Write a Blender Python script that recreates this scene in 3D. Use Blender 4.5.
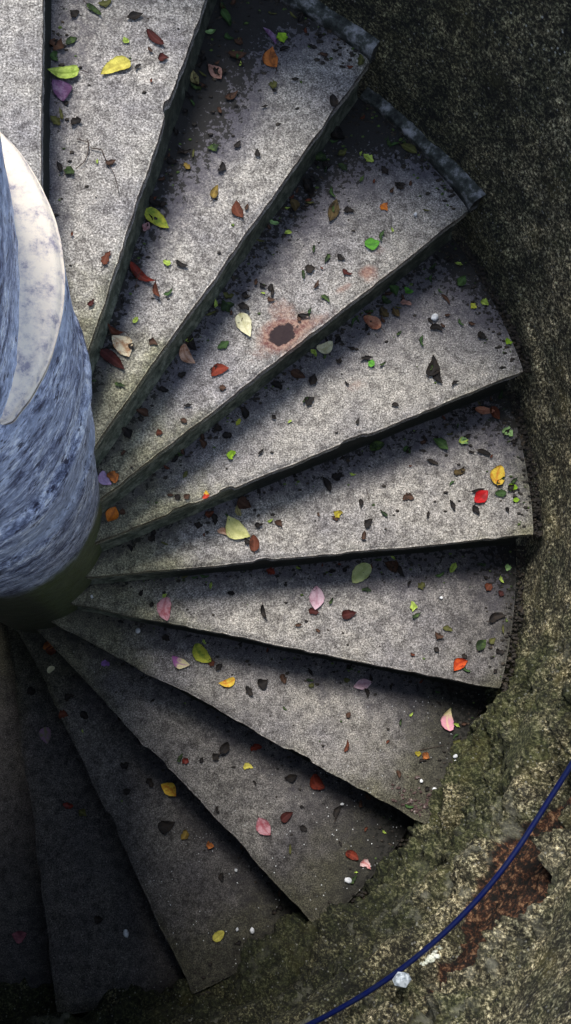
import bpy, math, random
import numpy as np
from math import pi, sin, cos, radians

scene = bpy.context.scene
for o in list(bpy.data.objects): bpy.data.objects.remove(o, do_unlink=True)

# ------------------------------------------------------------------ camera, light, exposure
cam_data = bpy.data.cameras.new('camera')
cam = bpy.data.objects.new('camera', cam_data); scene.collection.objects.link(cam)
cam.location = (0.4800, -0.5928, 1.9797)
cam.rotation_euler = (0.21326, -0.09406, -0.03939)
cam_data.sensor_fit = 'VERTICAL'; cam_data.sensor_height = 24.0
cam_data.lens = 24.0 * 1000.2 / 1024.0
cam_data.clip_start = 0.01
scene.camera = cam

scene.view_settings.view_transform = 'Standard'
scene.view_settings.look = 'None'
scene.view_settings.gamma = 1.0
scene.view_settings.use_curve_mapping = False
scene.view_settings.exposure = 0.0

world = bpy.data.worlds.new('sky'); scene.world = world
world.use_nodes = True
bgn = world.node_tree.nodes['Background']
bgn.inputs['Color'].default_value = (0.60, 0.74, 1.0, 1)
bgn.inputs['Strength'].default_value = 0.85

sun_d = bpy.data.lights.new('sun', 'SUN'); sun_d.energy = 4.3; sun_d.angle = radians(22)
sun_d.color = (1.0, 0.955, 0.88)
sun = bpy.data.objects.new('sun', sun_d); scene.collection.objects.link(sun)
SUN_AZ, SUN_EL = 108.0, 57.0      # where the light comes from
from mathutils import Vector
_sd = Vector((cos(radians(SUN_AZ))*cos(radians(SUN_EL)), sin(radians(SUN_AZ))*cos(radians(SUN_EL)), sin(radians(SUN_EL))))
sun.rotation_euler = _sd.to_track_quat('Z', 'Y').to_euler()
sun.location = _sd * 6

# ------------------------------------------------------------------ dimensions of the stair (metres)
S = 1.5
RISE = 0.109344*S; DTH = 0.299693; D_OFF = -0.12205*S
R_IN = 0.165*S; R_OUT = 1.0*S; R_WALL = 1.022*S
C = scene.collection

# ------------------------------------------------------------------ noise in numpy
def _hash(i, j, k, seed):
    h = (i*374761393 + j*668265263 + k*2147483647 + seed*974634777) & 0xffffffff
    h = ((h ^ (h >> 13)) * 1274126177) & 0xffffffff
    h = ((h ^ (h >> 16)) * 2246822519) & 0xffffffff
    return ((h ^ (h >> 15)) & 0xffffff) / float(0xffffff)
def vnoise(x, y, z, seed=0):
    x = np.asarray(x, float); y = np.asarray(y, float)+0*x; z = np.asarray(z, float)+0*x
    xi = np.floor(x).astype(np.int64); yi = np.floor(y).astype(np.int64); zi = np.floor(z).astype(np.int64)
    fx, fy, fz = x-xi, y-yi, z-zi
    fx = fx*fx*(3-2*fx); fy = fy*fy*(3-2*fy); fz = fz*fz*(3-2*fz)
    r = 0
    for a in (0, 1):
        for b in (0, 1):
            for c in (0, 1):
                w = (fx if a else 1-fx)*(fy if b else 1-fy)*(fz if c else 1-fz)
                r = r + w*_hash(xi+a, yi+b, zi+c, seed)
    return r*2-1
def fbm(x, y, z, seed=0, octv=4, gain=.5):
    r = 0; a = 1; t = 0
    for o in range(octv):
        r = r + a*vnoise(x*2**o+o*7.3, y*2**o+o*3.1, z*2**o-o*5.7, seed+o); t += a; a *= gain
    return r/t
def sstep(a, b, x):
    t = np.clip((np.asarray(x, float)-a)/(b-a), 0, 1); return t*t*(3-2*t)

# ------------------------------------------------------------------ mesh helpers
def link(name, verts, faces, mat, parent=None, smooth=True, uv=None, attrs=None):
    me = bpy.data.meshes.new(name)
    verts = np.asarray(verts, float)
    me.from_pydata(verts.tolist(), [], [tuple(int(i) for i in f) for f in faces])
    if smooth: me.polygons.foreach_set('use_smooth', [True]*len(me.polygons))
    if attrs:
        for an, vals in attrs.items():
            at = me.attributes.new(an, 'FLOAT', 'POINT'); at.data.foreach_set('value', np.asarray(vals, float))
    me.update()
    me.materials.append(mat)
    o = bpy.data.objects.new(name, me); C.objects.link(o)
    if parent: o.parent = parent
    return o
def grid_faces(nu, nv, off=0, flip=False):
    i, j = np.meshgrid(np.arange(nu-1), np.arange(nv-1), indexing='ij')
    a = off+i*nv+j; b = a+1; c = a+nv+1; d = a+nv
    f = np.stack([a, d, c, b] if not flip else [a, b, c, d], -1).reshape(-1, 4)
    return f.tolist()
def thing(name, loc, label, cat, group=None):
    o = bpy.data.objects.new(name, None); C.objects.link(o); o.location = loc
    o.empty_display_size = .05
    o['label'] = label; o['category'] = cat
    if group: o['group'] = group
    return o
def tag(o, label, cat, group=None, kind=None):
    if label: o['label'] = label
    if cat: o['category'] = cat
    if group: o['group'] = group
    if kind: o['kind'] = kind
    return o

# ------------------------------------------------------------------ materials
class NT:
    def __init__(s, name):
        s.m = bpy.data.materials.new(name); s.m.use_nodes = True; s.t = s.m.node_tree
        s.b = s.t.nodes['Principled BSDF']; s.b.inputs['Roughness'].default_value = .85
        s.tc = s.t.nodes.new('ShaderNodeTexCoord')
        s.geo = s.t.nodes.new('ShaderNodeNewGeometry')
    def n(s, ty, **kw):
        nd = s.t.nodes.new(ty)
        for k, v in kw.items(): setattr(nd, k, v)
        return nd
    def l(s, a, b): s.t.links.new(a, b)
    def val(s, sock, v):
        if hasattr(v, 'is_linked') or hasattr(v, 'links'): s.l(v, sock)
        else: sock.default_value = v
    def noise(s, scale, detail=4, rough=.6, vec=None, dist=0):
        nd = s.n('ShaderNodeTexNoise'); nd.inputs['Scale'].default_value = scale
        nd.inputs['Detail'].default_value = detail; nd.inputs['Roughness'].default_value = rough
        nd.inputs['Distortion'].default_value = dist
        s.l(vec if vec is not None else s.geo.outputs['Position'], nd.inputs['Vector'])
        return nd.outputs['Fac']
    def voro(s, scale, feat='F1', out='Distance', vec=None):
        nd = s.n('ShaderNodeTexVoronoi', feature=feat); nd.inputs['Scale'].default_value = scale
        s.l(vec if vec is not None else s.geo.outputs['Position'], nd.inputs['Vector'])
        return nd.outputs[out]
    def ramp(s, fac, stops, interp='LINEAR'):
        nd = s.n('ShaderNodeValToRGB'); r = nd.color_ramp; r.interpolation = interp
        while len(r.elements) < len(stops): r.elements.new(.5)
        for e, (p, c) in zip(r.elements, stops):
            e.position = p; e.color = (c if isinstance(c, tuple) else (c, c, c))+(1,) if not (isinstance(c, tuple) and len(c) == 4) else c
        s.l(fac, nd.inputs['Fac']); return nd.outputs['Color']
    def mix(s, fac, a, b, mode='MIX'):
        nd = s.n('ShaderNodeMix', data_type='RGBA', blend_type=mode)
        s.val(nd.inputs[0], fac)
        for sock, v in ((nd.inputs[6], a), (nd.inputs[7], b)):
            if isinstance(v, tuple): sock.default_value = v+(1,) if len(v) == 3 else v
            else: s.l(v, sock)
        return nd.outputs[2]
    def math(s, op, a, b=0, c=0):
        nd = s.n('ShaderNodeMath', operation=op); s.val(nd.inputs[0], a); s.val(nd.inputs[1], b); s.val(nd.inputs[2], c)
        return nd.outputs[0]
    def attr(s, name):
        return s.n('ShaderNodeAttribute', attribute_name=name).outputs['Fac']
    def bump(s, h, strength=.5, dist=.005, normal=None):
        nd = s.n('ShaderNodeBump'); nd.inputs['Strength'].default_value = strength; nd.inputs['Distance'].default_value = dist
        s.l(h, nd.inputs['Height'])
        if normal is not None: s.l(normal, nd.inputs['Normal'])
        return nd.outputs['Normal']
    def scaled(s, v3):
        nd = s.n('ShaderNodeMapping'); nd.inputs['Scale'].default_value = v3
        s.l(s.geo.outputs['Position'], nd.inputs['Vector']); return nd.outputs['Vector']
    def fin(s, col, rough=None, normal=None):
        if isinstance(col, tuple): s.b.inputs['Base Color'].default_value = col+(1,)
        else: s.l(col, s.b.inputs['Base Color'])
        if rough is not None: s.val(s.b.inputs['Roughness'], rough)
        if normal is not None: s.l(normal, s.b.inputs['Normal'])
        return s.m

def mat_tread():
    s = NT('weathered_concrete')
    fine = s.noise(230, 4, .8); mid = s.noise(38, 5, .65); big = s.noise(5.5, 4, .6)
    base = s.ramp(fine, [(.37, (.075, .068, .066)), (.46, (.235, .225, .215)), (.54, (.40, .385, .37)), (.66, (.86, .84, .81))])
    tint = s.ramp(mid, [(.36, (.5, .48, .48)), (.5, (.95, .94, .93)), (.64, (1.25, 1.22, 1.2))])
    c = s.mix(1.0, base, tint, 'MULTIPLY')
    c = s.mix(1.0, c, s.ramp(big, [(.32, (.72, .71, .76)), (.6, (1.04, 1.02, .98))]), 'MULTIPLY')
    # dark pits
    pit = s.ramp(s.voro(95), [(.0, 1.), (.13, 1.), (.2, 0.)])
    pitsel = s.ramp(s.noise(17, 3, .6), [(.52, 0.), (.62, 1.)])
    c = s.mix(s.math('MULTIPLY', s.math('MULTIPLY', pit, pitsel), .65), c, (.06, .055, .055))
    # pale aggregate chips and glints
    chip = s.ramp(s.voro(160), [(.0, 1.), (.16, 1.), (.22, 0.)])
    chipsel = s.ramp(s.noise(9, 3, .6), [(.5, 0.), (.66, 1.)])
    c = s.mix(s.math('MULTIPLY', s.math('MULTIPLY', chip, chipsel), .6), c, (.95, .92, .88))
    # grime: dirt at back and rim plus painted riser shade, broken up by noise
    grime_shade = s.math('ADD', s.attr('grime_shade'), s.math('MULTIPLY', s.math('SUBTRACT', s.noise(22, 6, .7), .5), 1.5))
    gm = s.ramp(grime_shade, [(.28, 0.), (.85, 1.)])
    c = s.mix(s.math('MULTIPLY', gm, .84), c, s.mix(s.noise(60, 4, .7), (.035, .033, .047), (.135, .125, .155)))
    # crusty black crumbs of dirt in the dirtiest areas
    crumb = s.math('ADD', s.attr('grime_shade'), s.math('MULTIPLY', s.math('SUBTRACT', s.noise(75, 4, .65), .5), 2.6))
    c = s.mix(s.ramp(crumb, [(.98, 0.), (1.1, .9)]), c, (.017, .016, .014))
    # algae
    alg = s.math('ADD', s.attr('algae'), s.math('MULTIPLY', s.math('SUBTRACT', s.noise(14, 5, .65), .5), 1.1))
    c = s.mix(s.math('MULTIPLY', s.ramp(alg, [(.35, 0.), (.9, 1.)]), .62), c, s.mix(1.0, c, (.58, .60, .28), 'MULTIPLY'))
    # shade of the lower steps painted into the colour, darkest at outer ends
    shd = s.math('ADD', s.attr('step_shade'), s.math('MULTIPLY', s.math('SUBTRACT', s.noise(8, 5, .65), .5), .7))
    c = s.mix(s.ramp(shd, [(.1, 0.), (1., .9)]), c, s.mix(1.0, c, (.20, .195, .20), 'MULTIPLY'))
    # white sprinkle on the lower steps
    spr = s.ramp(s.voro(70), [(.0, 1.), (.1, 1.), (.15, 0.)])
    sprs = s.math('MULTIPLY', s.ramp(s.noise(30, 2, .5), [(.52, 0.), (.6, 1.)]), s.attr('sprinkle'))
    c = s.mix(s.math('MULTIPLY', spr, sprs), c, (.8, .82, .84))
    # rust
    ru = s.attr('rust'); rn = s.math('ADD', ru, s.math('MULTIPLY', s.math('SUBTRACT', s.noise(55, 5, .7), .5), .7))
    c = s.mix(s.ramp(rn, [(.25, 0.), (.75, .85)]), c, s.mix(s.ramp(s.noise(60, 5, .7), [(.4, 0.), (.6, 1.)]), (.14, .035, .03), (.44, .27, .20)))
    c = s.mix(s.ramp(rn, [(.93, 0.), (1.02, .97)]), c, (.022, .012, .016))
    hgt = s.math('ADD', s.math('MULTIPLY', fine, .6), s.math('MULTIPLY', mid, 1.0))
    return s.fin(c, .9, s.bump(hgt, .7, .0035))

def mat_riser():
    s = NT('mossy_riser_concrete')
    c = s.ramp(s.noise(34, 6, .75), [(.36, (.035, .045, .032)), (.5, (.13, .15, .11)), (.62, (.28, .30, .24))])
    w = s.math('ADD', s.attr('riser_shade'), s.math('MULTIPLY', s.math('SUBTRACT', s.noise(14, 5, .65), .5), .6))
    c = s.mix(s.ramp(w, [(.25, 0.), (.75, 1.)]), c, s.mix(s.noise(50, 4, .7), (.006, .007, .006), (.035, .04, .034)))  # painted shade: blackens the risers that face away from the sun
    return s.fin(c, .85, s.bump(s.noise(90, 4, .7), .6, .004))

def mat_wall():
    s = NT('mossy_old_plaster')
    fine = s.noise(120, 5, .8); mid = s.noise(24, 6, .7); big = s.noise(3.2, 4, .6)
    c = s.ramp(fine, [(.40, (.010, .009, .006)), (.47, (.065, .057, .040)), (.54, (.24, .215, .15)), (.62, (.85, .80, .66))])
    big2 = s.noise(7.5, 6, .7)
    c = s.mix(1.0, c, s.ramp(big2, [(.36, (.35, .40, .33)), (.5, (.95, .97, .85)), (.62, (1.7, 1.65, 1.45))]), 'MULTIPLY')
    c = s.mix(1.0, c, s.ramp(mid, [(.36, (.18, .175, .16)), (.5, (.75, .73, .68)), (.62, (1.4, 1.35, 1.25))]), 'MULTIPLY')
    mossn = s.math('ADD', s.attr('moss'), s.math('MULTIPLY', s.math('SUBTRACT', s.noise(11, 6, .7), .5), 1.6))
    mossc = s.ramp(s.noise(60, 6, .8), [(.38, (.006, .009, .003)), (.48, (.035, .045, .013)), (.56, (.11, .125, .042)), (.66, (.30, .30, .17))])
    c = s.mix(s.math('MULTIPLY', s.ramp(mossn, [(.35, 0.), (.8, 1.)]), .8), c, mossc)
    # olive yellow lichen patches
    c = s.mix(s.math('MULTIPLY', s.ramp(s.noise(6.5, 5, .6), [(.56, 0.), (.66, .55)]), mid), c, (.17, .14, .03))
    # dark blotches high up and at foot; shade painted into crevices, lower end
    blk = s.math('ADD', s.attr('black'), s.math('MULTIPLY', s.math('SUBTRACT', s.noise(13, 6, .75), .5), 1.5))
    c = s.mix(s.ramp(blk, [(.4, 0.), (.85, .8)]), c, s.mix(1.0, c, (.24, .27, .21), 'MULTIPLY'))
    # pale lime specks
    sp = s.ramp(s.voro(75), [(.0, 1.), (.16, 1.), (.24, 0.)])
    sel = s.ramp(s.noise(26, 4, .7), [(.5, 0.), (.56, 1.)])
    c = s.mix(s.math('MULTIPLY', s.math('MULTIPLY', sp, sel), s.attr('specks')), c, (.80, .80, .76))
    # pale exposed lime render of the rough band
    c = s.mix(s.math('MULTIPLY', s.ramp(s.noise(19, 6, .65), [(.5, 0.), (.62, .75)]), s.attr('pale')), c, s.mix(s.noise(80, 3, .7), (.15, .155, .11), (.48, .47, .39)))
    # bare red-brown earth where the plaster has broken away
    earth = s.ramp(s.noise(60, 5, .75), [(.40, (.004, .003, .002)), (.48, (.020, .009, .005)), (.55, (.11, .038, .016)), (.63, (.42, .24, .13))])
    c = s.mix(s.ramp(s.attr('earth'), [(.35, 0.), (.6, 1.)]), c, earth)
    c = s.mix(s.ramp(s.attr('lip'), [(.5, 0.), (.8, .9)]), c, s.mix(s.noise(70, 3, .6), (.35, .33, .28), (.82, .82, .80)))
    hgt = s.math('ADD', s.math('MULTIPLY', fine, .7), s.math('MULTIPLY', mid, 1.3))
    return s.fin(c, .9, s.bump(hgt, 1., .016))

def mat_skirting():
    s = NT('grey_smooth_plaster')
    c = s.ramp(s.noise(26, 6, .7), [(.38, (.008, .010, .009)), (.5, (.055, .062, .056)), (.64, (.34, .34, .36))])
    return s.fin(c, .7, s.bump(s.noise(70, 4, .6), .5, .004))

def mat_column():
    s = NT('mottled_column_blue_cast')
    v = s.scaled((1, 1, 1.5))
    a = s.noise(17, 9, .82, v, .3); b = s.noise(70, 5, .75, v); g = s.noise(6, 4, .6, v)
    c = s.ramp(a, [(.38, (.03, .035, .08)), (.455, (.26, .30, .44)), (.52, (.60, .66, .82)), (.60, (.95, .97, 1.0))])  # blue cast of the shaded side put into the stone colour
    c = s.mix(1.0, c, s.ramp(b, [(.40, (.35, .36, .42)), (.52, (.95, .95, .95)), (.62, (1.3, 1.28, 1.25))]), 'MULTIPLY')
    c = s.mix(s.ramp(g, [(.46, 0.), (.60, .55)]), c, (.50, .57, .72))
    c = s.mix(s.ramp(s.noise(48, 5, .65, v), [(.58, 0.), (.63, .92)]), c, (.018, .018, .05))
    c = s.mix(s.ramp(s.math('ADD', s.attr('algae'), s.math('MULTIPLY', s.math('SUBTRACT', s.noise(16, 5, .7), .5), .8)), [(.3, 0.), (.8, .93)]), c, s.mix(s.noise(40, 4, .7), (.016, .022, .008), (.15, .20, .04)))
    cr = s.ramp(s.noise(30, 6, .75), [(.36, (.36, .32, .36)), (.44, (.74, .64, .56)), (.54, (.95, .82, .66))])
    c = s.mix(s.ramp(s.attr('cream'), [(.35, 0.), (.62, 1.)]), c, cr)  # sunlit tone of the ledge painted in
    c = s.mix(s.ramp(s.math('ADD', s.attr('dirt_shade'), s.math('MULTIPLY', s.math('SUBTRACT', s.noise(30, 5, .7, s.scaled((1, 1, 3))), .5), .9)), [(.4, 0.), (1.0, .85)]), c, (.03, .022, .024))
    return s.fin(c, .6, s.bump(s.math('ADD', a, s.math('MULTIPLY', b, .4)), .5, .008))

M_TREAD, M_RISER, M_WALL, M_SKIRT, M_COL = mat_tread(), mat_riser(), mat_wall(), mat_skirting(), mat_column()

# ------------------------------------------------------------------ stair geometry
def nose_angle(k, r):                 # angle of the straight front edge of step k at radius r
    d = D_OFF; sq = np.sqrt(np.maximum(r*r-d*d, 1e-6))
    return pi/2 - k*DTH + np.arctan2(d, sq)
def helix_z(th): return -(pi/2-th)/DTH*RISE
RUST = [(.744, .415, .062, .046, 1.4), (.775, .432, .065, .034, 1.0), (.725, .40, .07, .04, .62), (.752, .468, .045, .06, .62), (.80, .43, .10, .018, .72), (.70, .375, .07, .04, .45), (.984, .594, .026, .020, 1.0), (.99, .58, .03, .03, .55), (1.0154, .6585, .03, .02, .42), (.916, .547, .035, .012, .6)]
CHIPS = {1: [(.4415, .8682, .03, .016)], 4: [(.9523, .1676, .05, .012), (.5893, .0454, .03, .014), (.4675, .0087, .045, .013)],
         7: [(.8162, -.685, .05, .016)], 9: [(.0233, -.8034, .06, .014), (.2332, -.8762, .045, .016)], 5: [(.6958, -.1213, .03, .01)], 8: [(.3775, -.6708, .05, .012)],
         10: [(-.02, -.78, .05, .012)]}
STEP_LABELS = {
 0: 'pale worn concrete step in the top left corner, beside the column',
 1: 'concrete step with a broad yellow leaf and a thin forked twig',
 2: 'concrete step with a dried orange leaf outside and a large cream leaf by the column',
 3: 'concrete step with the rust-red burnt stain at its front edge',
 4: 'concrete step just below the rust-stained one, with a small white dropping',
 5: 'concrete step with the golden and scarlet leaves at its outer end',
 6: 'concrete step with a straight outer end, a lilac leaf and an orange-red leaf',
 7: 'concrete step with a pink and yellow leaf at its mossy outer end',
 8: 'grey concrete step with a pink veined leaf near its ragged front edge',
 9: 'dim concrete step with a golden folded leaf and a yellow leaf far out',
 10: 'dark concrete step with a mauve leaf, second from the bottom left corner',
 11: 'darkest concrete step in the bottom left corner with one dusky pink leaf'}

def build_step(k):
    vis = 0 <= k <= 11
    nu, nv = (64, 190) if vis else (10, 30)
    u = np.linspace(-.30, 1, nu)[:, None]; v = np.linspace(0, 1, nv)[None, :]
    # denser rows near the front edge
    r = R_IN + (R_OUT-R_IN)*v + 0*u
    tb = nose_angle(k-1, r); tf = nose_angle(k, r)
    th = tb + (tf-tb)*u                         # u<0 runs on under the step above
    x = r*np.cos(th); y = r*np.sin(th)
    # ragged front edge
    nx = np.cos(tf); ny = np.sin(tf)
    tx, ty = np.sin(tf), -np.cos(tf)            # forward direction (down the stair)
    rag = .0035*fbm(x*26, y*26, 0*x+k, 11, 4) + .0015*fbm(x*120, y*120, 0*x+k, 3, 2)
    lowj = (.011 if k in (7, 8, 9, 10) else .004)*fbm(r*7, 0*x+k*3.1, 0*x, 5, 3)
    ch = 0*x
    for (cx, cy, cw, cd) in CHIPS.get(k, []):
        ch = np.maximum(ch, .6*cd*sstep(1, .55, np.hypot(x-cx, y-cy)/cw*(1+.3*fbm(x*50, y*50, 0*x, 8, 2))))
    back = (rag+lowj-ch)*sstep(.75, 1, u)
    x = x + tx*back; y = y + ty*back
    z0 = -k*RISE
    edge = (1-u)*(tb-tf)*r                       # metres from front edge
    z = .0022*fbm(x*9, y*9, 0*x+k, 21, 4) + .0011*fbm(x*60, y*60, 0*x, 4, 3)
    z = z - .007*np.clip(1-edge/.014, 0, 1)**2
    rimd = (1-v)*(R_OUT-R_IN)+0*u
    z = z - .006*np.clip(1-rimd/.014, 0, 1)**2
    root = thing('stone_step', (0, 0, z0), STEP_LABELS.get(k, 'concrete step of the flight outside the picture'), 'stair step', 'concrete winder steps of the spiral stair')
    thick = .042
    n = nu*nv
    top = np.stack([x, y, z], -1).reshape(-1, 3)
    bot = top.copy(); bot[:, 2] = -thick
    faces = grid_faces(nu, nv)
    # side skirts along the border
    idx = np.arange(n).reshape(nu, nv)
    border = list(idx[:, 0])+list(idx[-1, 1:])+list(idx[-2::-1, -1])+list(idx[0, -2:0:-1])
    vb = top[border].copy(); vb2 = vb.copy(); vb2[:, 2] = -thick
    vm = vb.copy(); vm[:, 2] = -thick*.5
    jit = .003*fbm(vm[:, 0]*40, vm[:, 1]*40, vm[:, 2]*40, 9, 3)
    ang = np.arctan2(vm[:, 1], vm[:, 0])
    vm[:, 0] += jit*np.sin(ang); vm[:, 1] -= jit*np.cos(ang)
    nb = len(border)
    V = np.concatenate([top, vm, vb2]); 
    for i in range(nb):
        j = (i+1) % nb
        faces.append((border[i], border[j], n+j, n+i)); faces.append((n+i, n+j, n+nb+j, n+nb+i))
    faces.append(tuple(n+nb+i for i in range(nb))[::-1])
    uu = np.clip(u, 0, 1)+0*x
    distb = (np.maximum(u, 0))*(tb-tf)*r         # metres from riser behind
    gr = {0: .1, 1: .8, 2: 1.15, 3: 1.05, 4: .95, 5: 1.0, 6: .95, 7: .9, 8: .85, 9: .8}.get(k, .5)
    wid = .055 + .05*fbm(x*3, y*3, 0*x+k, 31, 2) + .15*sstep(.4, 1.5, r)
    grime_shade = gr*np.exp(-(distb/wid)**1.6)*.9  # dirt and painted riser shade, fading away from the riser
    grime_shade += (.75 if k in (2, 3, 4) else .5)*np.exp(-(rimd/.09)**1.5)*(1-.6*sstep(.6, 1, uu))
    if k == 2: grime_shade += .55*sstep(.5, 1.35, r)*(1-sstep(.3, .85, uu))
    if k == 3: grime_shade += .35*sstep(.8, 1.45, r)*(1-sstep(.3, .8, uu))
    algae = 1.0*sstep(.75, .25, r) + .28*np.exp(-(edge/.03)**2) + (.75 if k >= 5 else .25)*np.exp(-(rimd/.08)**1.2)
    if k in (7, 8, 9): algae += .8*sstep(1.05, 1.5, r)
    algae *= {0: .7, 1: .9}.get(k, 1)
    step_shade = (.55*sstep(1.1, 1.45, r) if k in (6, 7, 8, 9, 10) else 0) + np.zeros_like(x) + {5: .08, 6: .18, 7: .38, 8: .68, 9: .92, 10: 1.2, 11: 1.4}.get(k, 0.0)  # shade painted in, deeper with each lower step
    spr = {8: 1., 9: .95, 7: .55, 10: .3, 4: .1}.get(k, 0.)*sstep(.75, 1.35, r) + (.5*np.exp(-((r-.42)/.1)**2) if k == 8 else 0)
    rust = 0*x
    if k == 3:
        for (cx, cy, a, b, s_) in RUST:
            ca, sa = cos(.52), sin(.52); dx, dy = x-cx, y-cy
            p, q = dx*ca+dy*sa, -dx*sa+dy*ca
            rust = np.maximum(rust, s_*np.exp(-((p/a)**2+(q/b)**2)))
    if k == 4: rust = .4*np.exp(-(((x-.96)/.05)**2+((y-.33)/.03)**2))
    pad = lambda a: np.concatenate([a.reshape(-1), a.reshape(-1)[border], a.reshape(-1)[border]])
    link('tread', V, faces, M_TREAD, root, True, attrs={'grime_shade': pad(grime_shade), 'algae': pad(algae), 'step_shade': pad(step_shade), 'sprinkle': pad(spr+0*x), 'rust': pad(rust)})
    # riser block under the tread
    m = 60 if vis else 12
    rr = np.linspace(R_IN, R_OUT-.01, m)
    cols = []
    hz = np.linspace(-thick+.001, -RISE-.02, 9)
    for zz in hz:
        t = nose_angle(k, rr)
        inset = .010 - .0035*fbm(rr*22, 0*rr+zz*22, 0*rr+k, 17, 3) - .010*sstep(-RISE+.025, -RISE, zz)
        cols.append(np.stack([rr*np.cos(t)-inset*np.sin(t), rr*np.sin(t)+inset*np.cos(t), 0*rr+zz], -1))
    front = np.array(cols)                       # 9 x m
    tbk = nose_angle(k, rr)+.10
    backp = np.stack([rr*np.cos(tbk), rr*np.sin(tbk), 0*rr], -1)
    V = [front.reshape(-1, 3)]; f = grid_faces(9, m)
    bt = backp.copy(); bt[:, 2] = hz[0]; bb = backp.copy(); bb[:, 2] = hz[-1]
    V += [bt, bb]; o1 = 9*m; o2 = o1+m; last = 8*m
    for i in range(m-1):
        f.append((i, i+1, o1+i+1, o1+i)); f.append((o1+i, o1+i+1, o2+i+1, o2+i)); f.append((last+i+1, last+i, o2+i, o2+i+1))
    f.append(tuple([j*m for j in range(9)]+[o2, o1])); f.append(tuple([j*m+m-1 for j in range(9)]+[o2+m-1, o1+m-1])[::-1])
    VV = np.concatenate(V); rv = np.hypot(VV[:, 0], VV[:, 1])
    riser_shade = {0: .9, 1: .55-.3*sstep(.9, .4, rv), 2: .45*sstep(.5, 1., rv), 3: .55*sstep(.5, .9, rv), 4: .95*sstep(.45, .8, rv)}.get(k, .95*sstep(.25, .6, rv))  # riser shade put into the colour, stronger towards the outer end
    link('riser', VV, f, M_RISER, root, attrs={'riser_shade': riser_shade+0*rv})
    return root
for k in range(0, 13):
    if k <= 11: build_step(k)

# floor of the shaft far below
def disc(name, r0, r1, z, mat, n=48):
    V = []; f = []
    for i in range(n):
        a = 2*pi*i/n
        for r, zz in ((r0, z), (r1, z), (r1, z-.12), (r0, z-.12)): V.append((r*cos(a), r*sin(a), zz))
    for i in range(n):
        for j in range(4):
            a = i*4+j; b = i*4+(j+1) % 4; c = ((i+1) % n)*4
            f.append((a, b, c+(j+1) % 4, c+j))
    return link(name, V, f, mat, smooth=False)
tag(disc('floor', .05, 1.75, -12*RISE-.16, M_TREAD), None, None, kind='structure')

# the flight that continues overhead, outside the frame: its underside shades the lowest steps
def overhead():
    V = []; f = []; n = 0
    for k in range(-1, -OVER-1, -1):
        for j in range(7):
            pass
    ths = np.linspace(radians(128), radians(90)+OVER*DTH, 90)
    for t in ths:
        ztop = helix_z(t)-RISE*.5; 
        for r, zz in ((.2, ztop), (1.52, ztop), (1.52, ztop-.22), (.2, ztop-.22)): V.append((r*cos(t), r*sin(t), zz))
    for i in range(len(ths)-1):
        for j in range(4):
            a = i*4+j; b = i*4+(j+1) % 4; f.append((a, b, b+4, a+4))
    f.append((0, 1, 2, 3)); e = (len(ths)-1)*4; f.append((e+3, e+2, e+1, e))
    return tag(link('ceiling', V, f, M_RISER, smooth=False), None, None, kind='structure')
OVER = 10
overhead()

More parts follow.
